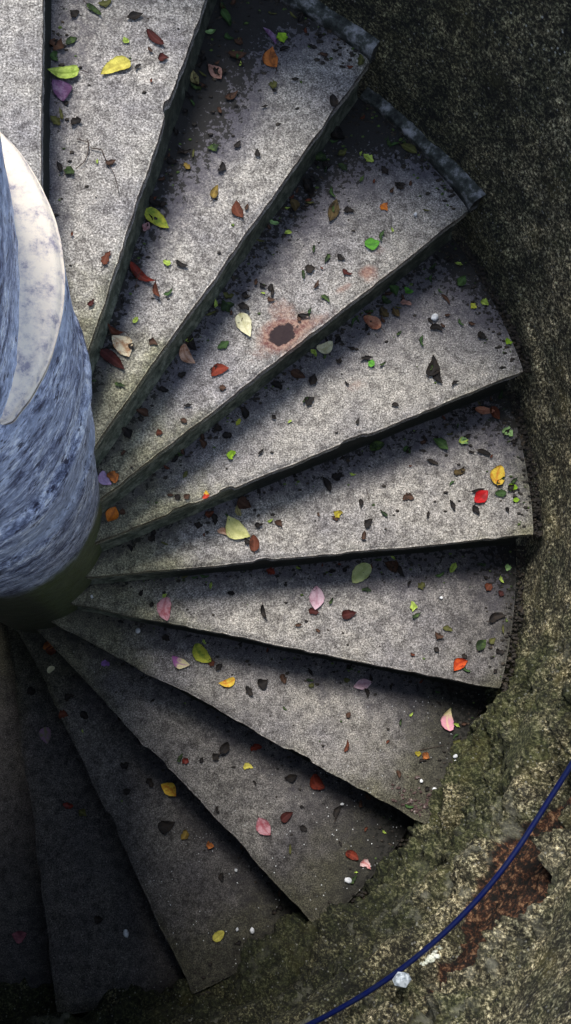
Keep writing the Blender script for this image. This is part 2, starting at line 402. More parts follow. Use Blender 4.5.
# ------------------------------------------------------------------ outer wall
def seg_dist(px, py, pts):
    d = 1e9
    for (x0, y0), (x1, y1) in zip(pts[:-1], pts[1:]):
        dx, dy = x1-x0, y1-y0
        t = np.clip(((px-x0)*dx+(py-y0)*dy)/(dx*dx+dy*dy), 0, 1)
        d = np.minimum(d, np.hypot(px-x0-t*dx, py-y0-t*dy))
    return d
WALL_TOP = .30*S
def build_wall():
    t = np.concatenate([np.linspace(-128, -72, 90)[:-1], np.linspace(-72, 66, 720)[:-1], np.linspace(66, 122, 60)])
    th = np.radians(t)[:, None]
    q = np.concatenate([np.linspace(0, .10, 14)[:-1], np.linspace(.10, 1, 330)])[None, :]
    base = np.minimum(helix_z(th), helix_z(radians(90)))
    z0 = base-.45; z1 = WALL_TOP+np.maximum(0, th*0)
    z = z0 + q*(z1-z0); TH = th+0*z; hs = z-helix_z(TH)          # hs = metres above the stair line
    arc = TH*R_WALL
    X = np.cos(TH); Y = np.sin(TH)
    rough = sstep(radians(-8), radians(-24), TH)*sstep(1.05, .80, hs-.35*sstep(radians(-30), radians(-50), TH))
    al = arc*.93+z*.36; ac = -arc*.36+z*.93
    lay = fbm(al*3.5, ac*15, 0*al, 41, 6, .6)
    rock = fbm(X*11, Y*11, z*11, 42, 5, .6); grit = fbm(X*60, Y*60, z*60, 43, 3, .6)
    pl = fbm(X*3, Y*3, z*3, 44, 4)
    ridged = 1-np.abs(fbm(al*5, ac*17, 0*al+3, 45, 5, .6))*3.0
    disp = .010*pl + .008*rock + .0045*grit
    blk_ = fbm(al*9, ac*34, 0*al, 48, 4, .6)
    step_ = np.floor(lay*7+.5*blk_)/7
    crev = sstep(.12, .0, np.abs(fbm(al*2.6, ac*13, 0*al+5, 49, 4, .5)))*sstep(-.25, .15, fbm(al*3, ac*5, 0*al, 50, 3))
    disp = disp + rough*(.070*lay + .060*step_ + .024*ridged + .040*rock + .022*blk_ + .009*grit - .055*crev)
    foot = sstep(radians(-12), radians(-30), TH)*sstep(.34, -.02, hs)
    disp = disp + foot*(.034+.04*lay)
    cov = sstep(radians(36), radians(26), TH)*sstep(radians(-22), radians(-8), TH)
    disp = disp + cov*.014*sstep(.10+.03*fbm(arc*4, 0*arc, 0*arc, 55, 3), .08, hs)
    # plaster broken away down to the earth: a long gash between two heights
    ga = [-27.0, -28.5, -31.5, -35, -38.5, -41.5, -44.5, -47.5, -50, -52.5]
    glo = [.76, .69, .65, .60, .62, .66, .70, .79, .86, .94]
    ghi = [.80, .83, .84, .90, 1.03, 1.07, 1.06, 1.05, 1.03, 1.02]
    a_ = -np.degrees(TH); gx = [-v for v in ga]
    nz = .05*fbm(arc*11, hs*5, 0*arc, 61, 5, .6)
    lo = np.interp(a_, gx, glo)+nz; hi = np.interp(a_, gx, ghi)+.6*nz
    inside = np.minimum(hs-lo, hi-hs)
    g = sstep(-.006, .012, inside)*((a_ > 26.8) & (a_ < 53))
    disp = disp*(1-.75*g) - g*.045 + g*(.016*fbm(X*30, Y*30, z*30, 66, 4)+.012*rock)
    lipsel = sstep(.05, .25, fbm(arc*6, hs*6, 0*arc, 71, 3)+.30*np.exp(-((a_-29.5)/2.0)**2)+.1)
    lip = np.exp(-((lo-hs-.028)/.024)**2)*lipsel*((a_ > 27) & (a_ < 51))
    disp = disp + .010*lip
    r = R_WALL + .012 - disp - .012*sstep(radians(24), radians(38), TH)
    r = np.where((hs > .42) & (a_ > 20), np.maximum(r, 1.4875), r)
    V = np.stack([r*X, r*Y, z], -1)
    moss = .15 + .42*rough*sstep(.9, .1, hs) + .7*rough*fbm(al*2.2, ac*9, 0*al, 81, 5, .6) + .25*np.exp(-((TH-radians(20))/.35)**2)*sstep(.1, .5, hs) + .25*sstep(radians(5), radians(-20), TH)
    black = .22*rough + .62*sstep(radians(14), radians(44), TH) + .30*sstep(radians(-2), radians(20), TH) + .45*sstep(.16, .0, hs)*sstep(radians(-5), radians(10), TH)
    black = black + 1.1*sstep(radians(-36), radians(-60), TH)*sstep(1.05, .55, hs) + .5*rough*crev + .35*foot*sstep(.12, -.05, hs)  # shade painted into the dim lower end and the crevices
    specks = .3+.7*sstep(.45, .9, hs)*sstep(radians(10), radians(30), TH)
    pale = rough*(.05+.75*sstep(-.1, .3, fbm(al*2.5+9, ac*12, 0*al, 83, 5, .6)))*sstep(.02, .3, hs)
    nu, nv = V.shape[:2]
    VV = V.reshape(-1, 3); n = len(VV)
    f = grid_faces(nu, nv)
    idx = np.arange(n).reshape(nu, nv)
    ri = list(range(0, nu, 20))
    if ri[-1] != nu-1: ri.append(nu-1)
    bv = []
    for i in ri:
        a = radians(t[i]); bv += [(1.80*cos(a), 1.80*sin(a), V[i, 0, 2]), (1.80*cos(a), 1.80*sin(a), V[i, -1, 2])]
    for k in range(len(ri)-1):
        a = n+2*k; f.append((a, a+1, a+3, a+2))
        f.append(tuple([idx[j, -1] for j in range(ri[k], ri[k+1]+1)]+[a+3, a+1]))
        f.append(tuple([idx[j, 0] for j in range(ri[k], ri[k+1]+1)][::-1]+[a, a+2]))
    f.append(tuple(list(idx[0, :])+[n+1, n])); f.append(tuple(list(idx[-1, ::-1])+[n+2*len(ri)-2, n+2*len(ri)-1]))
    pad = lambda a, m=len(bv): np.concatenate([(a+0*TH).reshape(-1), np.zeros(m)])
    o = link('wall_right', np.concatenate([VV, np.array(bv)]), f, M_WALL, attrs={'moss': pad(moss), 'black': pad(black), 'specks': pad(specks), 'pale': pad(pale), 'earth': pad(g), 'lip': pad(lip)})
    tag(o, None, None, kind='structure')
    # unseen shaft wall added behind the column to darken the lowest steps
    tt = np.radians(np.linspace(122, 232, 50)); V = []; f = []
    for a in tt:
        zt = WALL_TOP if a < radians(130) else helix_z(a)-.1
        for r_, zz in ((1.53, -12*RISE-.1), (1.53, zt), (1.80, zt), (1.80, -12*RISE-.1)): V.append((r_*cos(a), r_*sin(a), zz))
    for i in range(len(tt)-1):
        for j in range(4):
            a = i*4+j; b = i*4+(j+1) % 4; f.append((a, b, b+4, a+4))
    f.append((0, 1, 2, 3)); e = (len(tt)-1)*4; f.append((e+3, e+2, e+1, e))
    o = link('wall_left_unseen', V, f, M_WALL, smooth=False, attrs={'black': [.8]*len(V)})
    tag(o, None, None, kind='structure')
build_wall()

# smooth plaster skirting strips at the outer ends of the upper steps
def skirting(k, h0, h1, w, a0=0, a1=0, k_ang=None):
    tA = float(nose_angle(k-1, R_OUT))+a0; tB = float(nose_angle(k, R_OUT))+a1
    n = 40; V = []; f = []
    tt = np.linspace(tA, tB, n); z0 = -k*RISE
    for i, t in enumerate(tt):
        q = i/(n-1)
        h = h0+(h1-h0)*q; ww = w*(.75+.35*q)
        j1 = .004*float(fbm(np.array([t*14.]), 0, 0, 90+k, 3)[0]); j2 = .004*float(fbm(np.array([t*17.]), 3, 0, 95+k, 3)[0])
        prof = [(R_WALL+.05, z0-.03), (R_OUT+.003+j1, z0-.03), (R_OUT+.003+j1, z0+h*.4), (R_OUT+.004+j1, z0+h*.8), (R_OUT+.008+j1, z0+h+j2), (R_OUT+.022+ww, z0+h+.006+2*j2), (R_WALL+.05, z0+h+.008+2*j2)]
        for r, z in prof: V.append((r*cos(t), r*sin(t), z))
    m = 7
    f = grid_faces(n, m, flip=True)
    for i in range(n-1): f.append((i*m, (i+1)*m, (i+1)*m+m-1, i*m+m-1))
    f.append(tuple(range(m))); f.append(tuple(((n-1)*m+i) for i in range(m))[::-1])
    o = link('baseboard_right', V, f, M_SKIRT)
    return tag(o, None, None, kind='structure')
skirting(2, .020, .030, .004)
skirting(3, .004, .034, .004)
skirting(1, .020, .030, .004)

# ------------------------------------------------------------------ the newel column
def r_upper(TH):
    tab = [(-180, .204), (-90, .2135), (-50, .2150), (-38, .2120), (-27, .198), (-14, .186), (-5, .181), (4, .1785), (14, .1795), (29, .188), (45, .196), (90, .202), (180, .204)]
    return np.interp(np.degrees(TH), [a for a, _ in tab], [q for _, q in tab])
def build_column():
    zb = -12*RISE-.3
    col = thing('newel_column', (0, 0, zb), 'thick round mottled stone column tinted shade-blue with sunlit cream ledge at the centre of the stair', 'column')
    nt, nz = 260, 420
    th = np.linspace(-pi, pi, nt, endpoint=False)[:, None]
    z = np.linspace(zb, 1.7, nz)[None, :]+0*th; TH = th+0*z
    zS = z/S
    rl = np.interp(zS, [-2, -.42, -.25, -.1, .08, .2, .3, .42, .455, .475], [.172, .175, .182, .189, .199, .205, .2105, .2150, .2150, .2120])
    ru = r_upper(TH) + .012*sstep(.48, .66, zS)*(TH > -.6)
    k_ = sstep(.472, .486, zS)
    r = rl*(1-k_)+ru*k_
    gro = lambda c, w, d: d*np.exp(-((zS-c)/w)**2)
    wv = .010*np.sin(TH*2)
    r = r*S - gro(.160+wv, .014, .022) + gro(.195+wv, .016, .014) - gro(-.04-wv, .016, .018) + gro(-.005-wv, .016, .010) - gro(-.16+wv, .015, .004) - gro(.30, .012, .0025)
    r = r + .005*fbm(np.cos(TH)*3, np.sin(TH)*3, z*5, 101, 4) + .0022*fbm(np.cos(TH)*12, np.sin(TH)*12, z*34, 102, 4)
    V = np.stack([r*np.cos(TH), r*np.sin(TH), z-zb], -1).reshape(-1, 3)
    i, j = np.meshgrid(np.arange(nt), np.arange(nz-1), indexing='ij')
    a = i*nz+j; b = ((i+1) % nt)*nz+j
    f = np.stack([a, b, b+1, a+1], -1).reshape(-1, 4).tolist()
    f.append([i*nz+nz-1 for i in range(nt)]); f.append([i*nz for i in range(nt)][::-1])
    hs = (z-helix_z(TH))/S
    algae = 1.1*np.maximum(sstep(.28, .10, hs), sstep(-.24, -.40, zS))*((TH < 2.2) & (TH > -2.9))
    dirt_shade = .9*np.exp(-((zS+.05)/.03)**2)*sstep(-1.0, -1.2, TH)+.8*sstep(-.14, -.32, zS)*sstep(-1.0, -1.3, TH)  # dirt ring, plus shade painted into the lower left of the shaft
    link('shaft', V, f, M_COL, col, attrs={'algae': (algae+0*TH).reshape(-1), 'cream': np.zeros(V.shape[0]), 'dirt_shade': dirt_shade.reshape(-1)})
    # ledge where the upper drum sits back, its sunlight painted as cream
    n = 150; m = 17
    t = np.linspace(radians(-41), radians(110), n)[:, None]; w = np.linspace(0, 1, m)[None, :]
    ri = r_upper(t)-.006; ro = .2168+0*t
    ro = ri + (ro-ri)*sstep(radians(-42), radians(-36), t)
    rr = ri+(ro-ri)*w
    wid = ro-ri
    zz = .4865 - .004*w - .018*np.maximum(w-.80, 0)**2/.04*.6 + .006*(1-w)**3 + .0030*fbm(rr*S*np.cos(t)*12, rr*S*np.sin(t)*12, 0*t, 7, 4)
    rr = rr + .0012*fbm(t*8, w*2, 0*t, 8, 3)*w
    top = np.stack([rr*S*np.cos(t), rr*S*np.sin(t), zz*S-zb], -1)
    und = top.copy(); und[..., 2] = (.455*S-zb); und[..., :2] *= .985
    V = np.concatenate([top.reshape(-1, 3), und.reshape(-1, 3)]); N = n*m
    f = grid_faces(n, m, flip=True)+grid_faces(n, m, N)
    f = [tuple(q)[::-1] for q in f]
    for i in range(n-1):
        f.append((i*m+m-1, (i+1)*m+m-1, N+(i+1)*m+m-1, N+i*m+m-1)[::-1]); f.append((i*m, (i+1)*m, N+(i+1)*m, N+i*m))
    f.append(tuple(range(m))+tuple(N+i for i in range(m-1, -1, -1)))
    f.append((tuple((n-1)*m+i for i in range(m))+tuple(N+(n-1)*m+i for i in range(m-1, -1, -1)))[::-1])
    led = link('ledge', V, f, M_COL, col, attrs={'algae': np.zeros(len(V)), 'cream': np.ones(len(V)), 'dirt_shade': np.zeros(len(V))})
    led['label'] = 'smooth sunlit-cream ledge half way up the column'
build_column()

# ------------------------------------------------------------------ the blue cable on the wall
def tube(name, pts, rad, mat, parent=None, seg=10, taper=None):
    P = np.array(pts, float); n = len(P)
    V = []; f = []
    T = np.gradient(P, axis=0); T /= np.linalg.norm(T, axis=1)[:, None]+1e-9
    up = np.array([.13, .21, .97])
    for i in range(n):
        a = np.cross(T[i], up); a /= np.linalg.norm(a)+1e-9; b = np.cross(a, T[i])
        rr = rad*(taper[i] if taper is not None else 1)
        for j in range(seg):
            q = 2*pi*j/seg; V.append(P[i]+rr*(a*cos(q)+b*sin(q)))
    for i in range(n-1):
        for j in range(seg):
            f.append((i*seg+j, i*seg+(j+1) % seg, (i+1)*seg+(j+1) % seg, (i+1)*seg+j))
    f.append(tuple(range(seg))[::-1]); f.append(tuple((n-1)*seg+j for j in range(seg)))
    return link(name, V, f, mat, parent)
s_ = NT('blue_cable_rubber'); M_CABLE = s_.fin(s_.mix(s_.ramp(s_.noise(60, 3, .6), [(.4, 0.), (.7, .6)]), (.003, .008, .075), (.012, .02, .05)), .35)

LEAVES = [
(1, 0.3358, 0.9528, -2.66, 0.0802, 0.0336, 'yellow', 0.25, 1, 'broad butter-yellow heart-shaped leaf with a short stem, lying mid-step near the top of the picture'),
(1, 0.2135, 0.9411, 3.134, 0.0748, 0.031, 'lime', 0.35, 1, 'pale lime leaf with dark holes lying on a purple leaf beside a step riser'),
(1, 0.1952, 0.8899, -1.095, 0.0619, 0.0403, 'purple', 0.5, 0, 'crumpled deep purple leaf half under the holed lime leaf'),
(1, 0.3819, 1.0979, 0.313, 0.0405, 0.0218, 'dark', 0.5, 0, 'dark brown wedge-shaped leaf near the top edge of the picture'),
(1, 0.4305, 1.0402, -0.781, 0.0568, 0.0194, 'maroon', 0.6, 0, 'slim reddish brown leaf to the upper right of the butter-yellow leaf'),
(1, 0.2849, 1.1097, -0.684, 0.0462, 0.0145, 'darkgreen', 0.7, 1, 'dark green curled leaf near the top of the step with the twigs'),
(1, 0.3101, 1.1384, 0.424, 0.0369, 0.0194, 'olive', 0.4, 0, 'brown and green leaf cut by the top edge of the picture'),
(1, 0.449, 0.9832, 0.133, 0.0266, 0.0217, 'maroon', 0.9, 0, 'small crumpled maroon leaf by the front edge of the step with the twigs'),
(1, 0.1965, 1.0121, -0.559, 0.039, 0.0311, 'brown', 0.8, 0, 'brown withered leaf in the dark corner above the lime leaf'),
(1, 0.2318, 1.0241, -2.593, 0.0331, 0.0192, 'darkgreen', 0.6, 0, 'dark green leaf overlapping the brown withered leaf in the corner'),
(1, 0.2338, 1.0996, -0.919, 0.0237, 0.0241, 'dark', 0.5, 0, 'blackish leaf near the riser at the top left'),
(1, 0.1839, 0.9847, -1.149, 0.0292, 0.0191, 'green', 0.5, 0, 'small green leaf scrap just above the holed lime leaf'),
(1, 0.2255, 0.6831, 1.071, 0.0236, 0.0255, 'darkgreen', 0.9, 1, 'curled dark and lime leaf below the forked twig'),
(1, 0.2433, 0.8079, 0.41, 0.0277, 0.0212, 'dark', 0.9, 0, 'curled black leaf just above the forked twig'),
(1, 0.1936, 0.8107, -0.781, 0.0328, 0.0211, 'olive', 0.8, 0, 'olive leaf against the riser below the purple leaf'),
(1, 0.3146, 0.465, 1.142, 0.0382, 0.0206, 'rust', 0.3, 1, 'russet brown leaf with stem on the mossy lower part of the second step'),
(1, 0.2775, 0.3558, 0.904, 0.0216, 0.0181, 'maroon', 1.0, 0, 'crumpled maroon leaf scrap near the column on the second step'),
(1, 0.3611, 1.0338, 2.206, 0.02, 0.0121, 'lime', 0.5, 0, 'tiny lime leaf scrap above the butter-yellow leaf'),
(1, 0.2198, 0.8614, 0.248, 0.012, 0.0118, 'dark', 0.5, 0, 'dark fleck of leaf beside the tip of the purple leaf'),
(2, 0.4255, 0.6508, -0.737, 0.0761, 0.0325, 'yellowgreen', 0.3, 0, 'yellow leaf with green edges on the third step beside the riser'),
(2, 0.3956, 0.6314, 1.097, 0.0276, 0.0174, 'pink', 0.5, 0, 'small pinkish leaf scrap tucked beside the yellow-green leaf'),
(2, 0.4187, 0.7027, -0.607, 0.0331, 0.0226, 'dark', 0.7, 0, 'blackish leaf just above the yellow-green leaf'),
(2, 0.4409, 0.692, 0.449, 0.0195, 0.0175, 'dark', 0.8, 0, 'small blackish leaf to the right of the yellow-green leaf'),
(2, 0.572, 0.7283, 1.236, 0.0414, 0.0202, 'ochre', 0.5, 1, 'small ochre brown leaf in the middle of the third step'),
(2, 0.6313, 0.6807, 1.906, 0.0495, 0.0252, 'rust', 0.4, 0, 'lobed red-brown leaf near the front edge of the third step'),
(2, 0.5688, 0.8559, 0.287, 0.0321, 0.023, 'darkgreen', 0.8, 0, 'pair of dark leaf halves with green centre on the third step'),
(2, 0.6304, 0.8642, 0.83, 0.0236, 0.0179, 'dark', 0.6, 0, 'black leaf scrap with green tip right of the paired leaf halves'),
(2, 0.6835, 0.8397, 1.762, 0.023, 0.0128, 'dark', 0.5, 0, 'slim dark leaf scrap among the white pebbly chips'),
(2, 0.5864, 0.7969, 1.088, 0.0288, 0.0178, 'dark', 0.9, 0, 'black crumpled leaf scrap above the ochre brown leaf'),
(2, 0.5016, 0.7997, 2.302, 0.0222, 0.0152, 'ochre', 0.6, 0, 'little ochre leaf scrap left of the black crumpled scrap'),
(2, 0.4653, 0.8144, -0.279, 0.0287, 0.0203, 'dark', 0.7, 0, 'dark brown leaf scrap beside the riser above the yellow-green leaf'),
(2, 0.7347, 1.1125, 1.703, 0.0627, 0.0367, 'orange', 0.6, 1, 'dried orange-brown leaf at the outer end of the third step'),
(2, 0.7557, 1.1773, -1.107, 0.033, 0.0238, 'brightlime', 0.3, 0, 'bright lime-green leaf fragment above the dried orange-brown leaf'),
(2, 0.7253, 1.1808, -0.992, 0.0597, 0.0132, 'purple', 0.3, 0, 'long thin dark purple leaf beside the bright lime fragment'),
(2, 0.7281, 1.0399, 0.267, 0.0247, 0.0235, 'olive', 0.9, 0, 'dark rolled leaf with a yellow rim below the orange-brown leaf'),
(2, 0.5778, 1.0695, -0.922, 0.0541, 0.0286, 'pinkbrown', 0.6, 0, 'pinkish brown crinkled leaf near the back of the third step'),
(2, 0.5256, 1.049, -1.281, 0.0423, 0.0233, 'straw', 1.2, 0, 'straw-coloured curled leaf close to the riser of the third step'),
(2, 0.5651, 1.192, 0.236, 0.0298, 0.0157, 'palegreen', 1.3, 0, 'pale green crescent-shaped curled leaf'),
(2, 0.6105, 1.2221, -1.153, 0.0551, 0.0211, 'green', 0.5, 0, 'mid-green leaf scrap to the right of the pale crescent leaf'),
(2, 0.6037, 1.2641, -1.31, 0.0279, 0.0132, 'green', 0.4, 0, 'narrow green leaf scrap near the top edge of the picture'),
(2, 0.6198, 1.1773, -0.548, 0.0272, 0.0158, 'green', 0.4, 0, 'short green leaf scrap below the mid-green one'),
(2, 0.6418, 1.1661, 0.761, 0.0224, 0.021, 'brown', 0.5, 0, 'round brown leaf scrap among green scraps'),
(2, 0.8852, 0.9927, 1.66, 0.0382, 0.0261, 'dark', 0.8, 0, 'black folded leaf at the front edge near the outer end of the third step'),
(2, 0.9608, 1.1147, 1.37, 0.0369, 0.0212, 'olive', 0.8, 0, 'olive leaf wedged in the corner under the stone skirting'),
(2, 0.6202, 1.0049, 0.613, 0.042, 0.0207, 'brown', 0.9, 0, 'brown and green curled leaf in the heap behind the third step'),
(2, 0.5922, 1.0743, 0.029, 0.0364, 0.0234, 'dark', 0.8, 0, 'dark leaf right of the pinkish brown leaf'),
(2, 0.6392, 1.1229, 0.031, 0.0498, 0.0235, 'brown', 1.0, 0, 'dark brown crumpled leaf cluster piece in the third step heap'),
(2, 0.3894, 0.5052, -0.691, 0.0786, 0.0222, 'redbrown', 0.8, 0, 'large glossy red-brown leaf with a long thin stem'),
(2, 0.4243, 0.4591, -1.355, 0.0432, 0.0148, 'rust', 1.2, 0, 'curled brown leaf tip piece touching the glossy red-brown leaf'),
(2, 0.4474, 0.5349, -0.383, 0.0211, 0.0198, 'lime', 0.9, 0, 'folded yellow-green and brown leaf beside a dark scrap'),
(2, 0.4843, 0.5324, -0.422, 0.0322, 0.0149, 'dark', 0.7, 0, 'dark winged leaf scrap right of the folded yellow-green leaf'),
(2, 0.3231, 0.361, 2.622, 0.0469, 0.0146, 'rust', 0.9, 1, 'rusty brown curled leaf above the big cream leaf'),
(2, 0.3324, 0.3147, -0.928, 0.0674, 0.0388, 'cream', 0.3, 1, 'large cream leaf with a brown midrib near the column'),
(2, 0.3144, 0.2802, -0.732, 0.0766, 0.0265, 'maroon', 0.5, 0, 'dark maroon leaf below the big cream leaf'),
(2, 0.4117, 0.3234, -0.447, 0.0239, 0.0194, 'brown', 1.0, 0, 'small brown cupped leaf right of the big cream leaf'),
(2, 0.3689, 0.383, 0.907, 0.0198, 0.0146, 'lime', 0.8, 0, 'small lime curled scrap above the cream leaf'),
(2, 0.36, 0.3146, 0.924, 0.0161, 0.0145, 'dark', 0.6, 0, 'black scrap touching the right side of the cream leaf'),
(3, 0.6467, 0.4385, -1.225, 0.0716, 0.0343, 'ivory', 0.3, 0, 'ivory-coloured blunt leaf left of the rust stain'),
(3, 0.5874, 0.3841, 0.546, 0.0373, 0.0209, 'green', 0.3, 0, 'dull green oval leaf below the ivory leaf'),
(3, 0.5776, 0.3082, -2.711, 0.0521, 0.0261, 'brick', 0.4, 0, 'brick-red leaf near the front edge of the fourth step'),
(3, 0.6019, 0.4863, 0.455, 0.0387, 0.0343, 'darkgreen', 0.9, 0, 'dark and green crumpled leaf to the left of the ivory leaf'),
(3, 0.6429, 0.4849, -0.422, 0.0344, 0.0238, 'dark', 0.7, 0, 'blackish leaf touching the top of the ivory leaf'),
(3, 0.4995, 0.358, -1.109, 0.0617, 0.0261, 'pinkcream', 0.6, 0, 'pink and cream leaf beside the riser of the fourth step'),
(3, 0.5131, 0.3898, -1.32, 0.0487, 0.0209, 'dark', 0.7, 0, 'dark leaf lying against the pink and cream leaf'),
(3, 0.6057, 0.5259, -0.191, 0.0295, 0.0185, 'olive', 0.6, 0, 'olive leaf close to the riser above the dark and green leaf'),
(3, 0.7234, 0.5449, -1.007, 0.0237, 0.016, 'dark', 0.6, 0, 'small black leaf scrap above the rust stain'),
(3, 0.7182, 0.5135, -0.131, 0.0214, 0.0133, 'brown', 0.6, 0, 'small brown leaf scrap just above the rust stain'),
(3, 0.8253, 0.6031, -0.091, 0.0298, 0.0242, 'dark', 0.6, 0, 'black angular leaf scrap in the middle of the fourth step'),
(3, 0.8394, 0.5555, 1.008, 0.0273, 0.0107, 'brown', 0.9, 0, 'thin brown curled scrap below the black angular scrap'),
(3, 0.8617, 0.5125, -0.63, 0.029, 0.0134, 'darkgreen', 0.7, 0, 'pointed green and black scrap by the front edge of the fourth step'),
(3, 0.914, 0.6357, -0.544, 0.0279, 0.0162, 'dark', 0.6, 0, 'black leaf scrap right of the middle of the fourth step'),
(3, 0.9267, 0.5921, -0.497, 0.0302, 0.0162, 'maroon', 0.4, 0, 'small oval maroon leaf near the dark red blot'),
(3, 0.9986, 0.6761, 0.149, 0.0422, 0.0299, 'brightgreen', 0.6, 0, 'fresh green folded leaf near the outer part of the fourth step'),
(3, 0.8961, 0.77, -1.901, 0.0697, 0.0274, 'bronze', 0.6, 0, 'long bronze leaf with a yellow tip on the fourth step'),
(3, 0.9402, 0.769, -0.086, 0.0304, 0.0191, 'dark', 0.8, 0, 'blackish leaf scrap right of the long bronze leaf'),
(3, 1.038, 0.7807, -0.767, 0.0256, 0.022, 'orangeb', 0.4, 0, 'tiny bright orange leaf fragment'),
(3, 0.8301, 0.8334, -1.152, 0.0555, 0.0247, 'dark', 0.6, 0, 'long black leaf beside the riser of the fourth step'),
(3, 0.8636, 0.9324, -0.339, 0.0349, 0.0304, 'darkgreen', 0.7, 0, 'dark green leaf in the back corner of the fourth step'),
(3, 0.8876, 0.9084, 0.018, 0.0279, 0.022, 'dark', 0.7, 0, 'round blackish leaf in the back of the fourth step'),
(3, 0.929, 0.9015, -0.661, 0.034, 0.0193, 'darkgreen', 0.6, 0, 'dark leaf with green edge beside the round blackish leaf'),
(3, 0.9298, 0.9428, 0.458, 0.0288, 0.0194, 'olive', 1.1, 0, 'olive ring-shaped curled leaf'),
(3, 1.0033, 0.9288, -0.732, 0.036, 0.0222, 'lime', 0.6, 0, 'lime leaf with a dark tip near the outer end of the fourth step'),
(3, 1.0477, 0.8944, -0.985, 0.0326, 0.0194, 'dark', 0.6, 0, 'black leaf right of the lime leaf on the fourth step'),
(3, 1.0857, 0.8493, -0.662, 0.0339, 0.0166, 'dark', 0.6, 0, 'black slanted leaf nearer the skirting of the fourth step'),
(3, 1.1182, 0.9587, -0.499, 0.05, 0.0251, 'olive', 0.7, 0, 'olive leaf pressed against the stone skirting of the fourth step'),
(3, 0.9259, 1.0059, -1.096, 0.0447, 0.0334, 'dark', 0.8, 0, 'big dark leaf in the shaded back corner'),
(3, 0.7868, 0.7849, -1.266, 0.0404, 0.0272, 'bronze', 0.7, 0, 'bronze and black leaf near the riser of the fourth step'),
(3, 0.8303, 0.8394, -1.145, 0.0426, 0.0247, 'dark', 0.8, 0, 'dark folded leaf touching the long black leaf'),
(3, 0.7317, 0.7353, -0.205, 0.0275, 0.0162, 'palegreen', 1.3, 0, 'lime crescent leaf curled beside the riser of the fourth step'),
(3, 0.7712, 0.7019, 0.143, 0.0221, 0.0135, 'lime', 0.6, 0, 'small lime oval leaf below the crescent leaf'),
(3, 0.4792, 0.3032, 0.479, 0.0235, 0.0155, 'dark', 0.8, 0, 'black angular leaf scrap near the inner end of the fourth step'),
(3, 0.4336, 0.2627, -0.447, 0.0254, 0.018, 'dark', 0.8, 0, 'black bent leaf scrap near the inner end of the fourth step'),
(3, 0.3767, 0.1972, -0.526, 0.0379, 0.023, 'brown', 1.0, 0, 'reddish brown curled leaf by the riser of the fourth step'),
(3, 0.4193, 0.1462, -0.16, 0.0179, 0.0179, 'rust', 0.3, 0, 'little square rusty leaf piece'),
(3, 0.3347, 0.1458, -1.013, 0.0377, 0.0229, 'dark', 0.9, 0, 'dark brown crumpled leaf in the riser corner'),
(3, 0.4808, 0.1775, -0.434, 0.0195, 0.0128, 'brown', 0.5, 0, 'small brown fleck by the front edge of the fourth step'),
(3, 0.273, 0.0289, -1.024, 0.0429, 0.0226, 'lilac', 0.4, 0, 'lilac leaf next to the column foot'),
(3, 0.2991, 0.0284, -0.924, 0.0329, 0.0252, 'orange', 0.6, 0, 'rusty orange leaf touching the lilac leaf'),
(3, 0.583, 0.2671, -0.007, 0.0181, 0.0156, 'brown', 0.5, 0, 'round brown scrap below the brick-red leaf'),
(4, 0.8791, 0.4483, 0.421, 0.051, 0.0282, 'ivory', 0.3, 0, 'small ivory leaf beside the riser of the fifth step'),
(4, 0.8466, 0.4215, -0.915, 0.0263, 0.0169, 'lime', 0.9, 0, 'lime and black curl touching the small ivory leaf'),
(4, 1.0187, 0.5145, 2.526, 0.0578, 0.0313, 'salmon', 0.5, 1, 'salmon pink-brown leaf beside the riser of the fifth step'),
(4, 1.0102, 0.3926, -0.629, 0.0204, 0.0226, 'brightgreen', 0.5, 0, 'small fresh green leaf in the middle of the fifth step'),
(4, 1.0568, 0.5465, -0.96, 0.0373, 0.0229, 'bronze', 0.7, 0, 'bronze leaf right of the salmon leaf'),
(4, 1.0902, 0.5465, -1.028, 0.0357, 0.02, 'bronze', 0.8, 0, 'narrow bronze leaf right of the other bronze leaf'),
(4, 1.1195, 0.5711, -0.173, 0.0352, 0.0201, 'pinkbrown', 0.9, 0, 'light brown curled leaf with dark stem'),
(4, 1.0829, 0.6156, -1.075, 0.0385, 0.023, 'green', 0.6, 0, 'green leaf against the riser of the fifth step'),
(4, 1.1327, 0.6158, -0.545, 0.0297, 0.0202, 'brightgreen', 0.9, 0, 'bright green curled leaf near the riser of the fifth step'),
(4, 1.0664, 0.5848, -0.711, 0.0329, 0.0229, 'darkgreen', 0.6, 0, 'dark green leaf below the green one at the riser'),
(4, 1.1795, 0.3845, 1.321, 0.0648, 0.0311, 'dark', 0.5, 0, 'large blackish leaf left of a smaller one'),
(4, 1.2032, 0.3515, -1.213, 0.0415, 0.0255, 'dark', 0.7, 0, 'smaller black leaf right of the large blackish leaf'),
(4, 1.2033, 0.4947, -0.161, 0.038, 0.0229, 'dark', 0.8, 0, 'dark leaf with a stem just below the white dropping'),
(4, 1.2361, 0.5822, -0.955, 0.0416, 0.0115, 'brown', 1.1, 0, 'thin curled brown leaf on the outer part of the fifth step'),
(4, 1.2895, 0.6429, 0.875, 0.0408, 0.029, 'green', 0.6, 0, 'dark green leaf near the outer back of the fifth step'),
(4, 1.3523, 0.5747, -0.497, 0.0259, 0.0232, 'lime', 0.6, 0, 'lime leaf near the outer rim of the fifth step'),
(4, 1.3191, 0.5669, -0.751, 0.0226, 0.0173, 'yellowgreen', 0.5, 0, 'yellow-green scrap next to the lime leaf at the rim'),
(4, 1.3367, 0.4747, -0.544, 0.0295, 0.023, 'dark', 0.8, 0, 'black lobed leaf near the outer rim of the fifth step'),
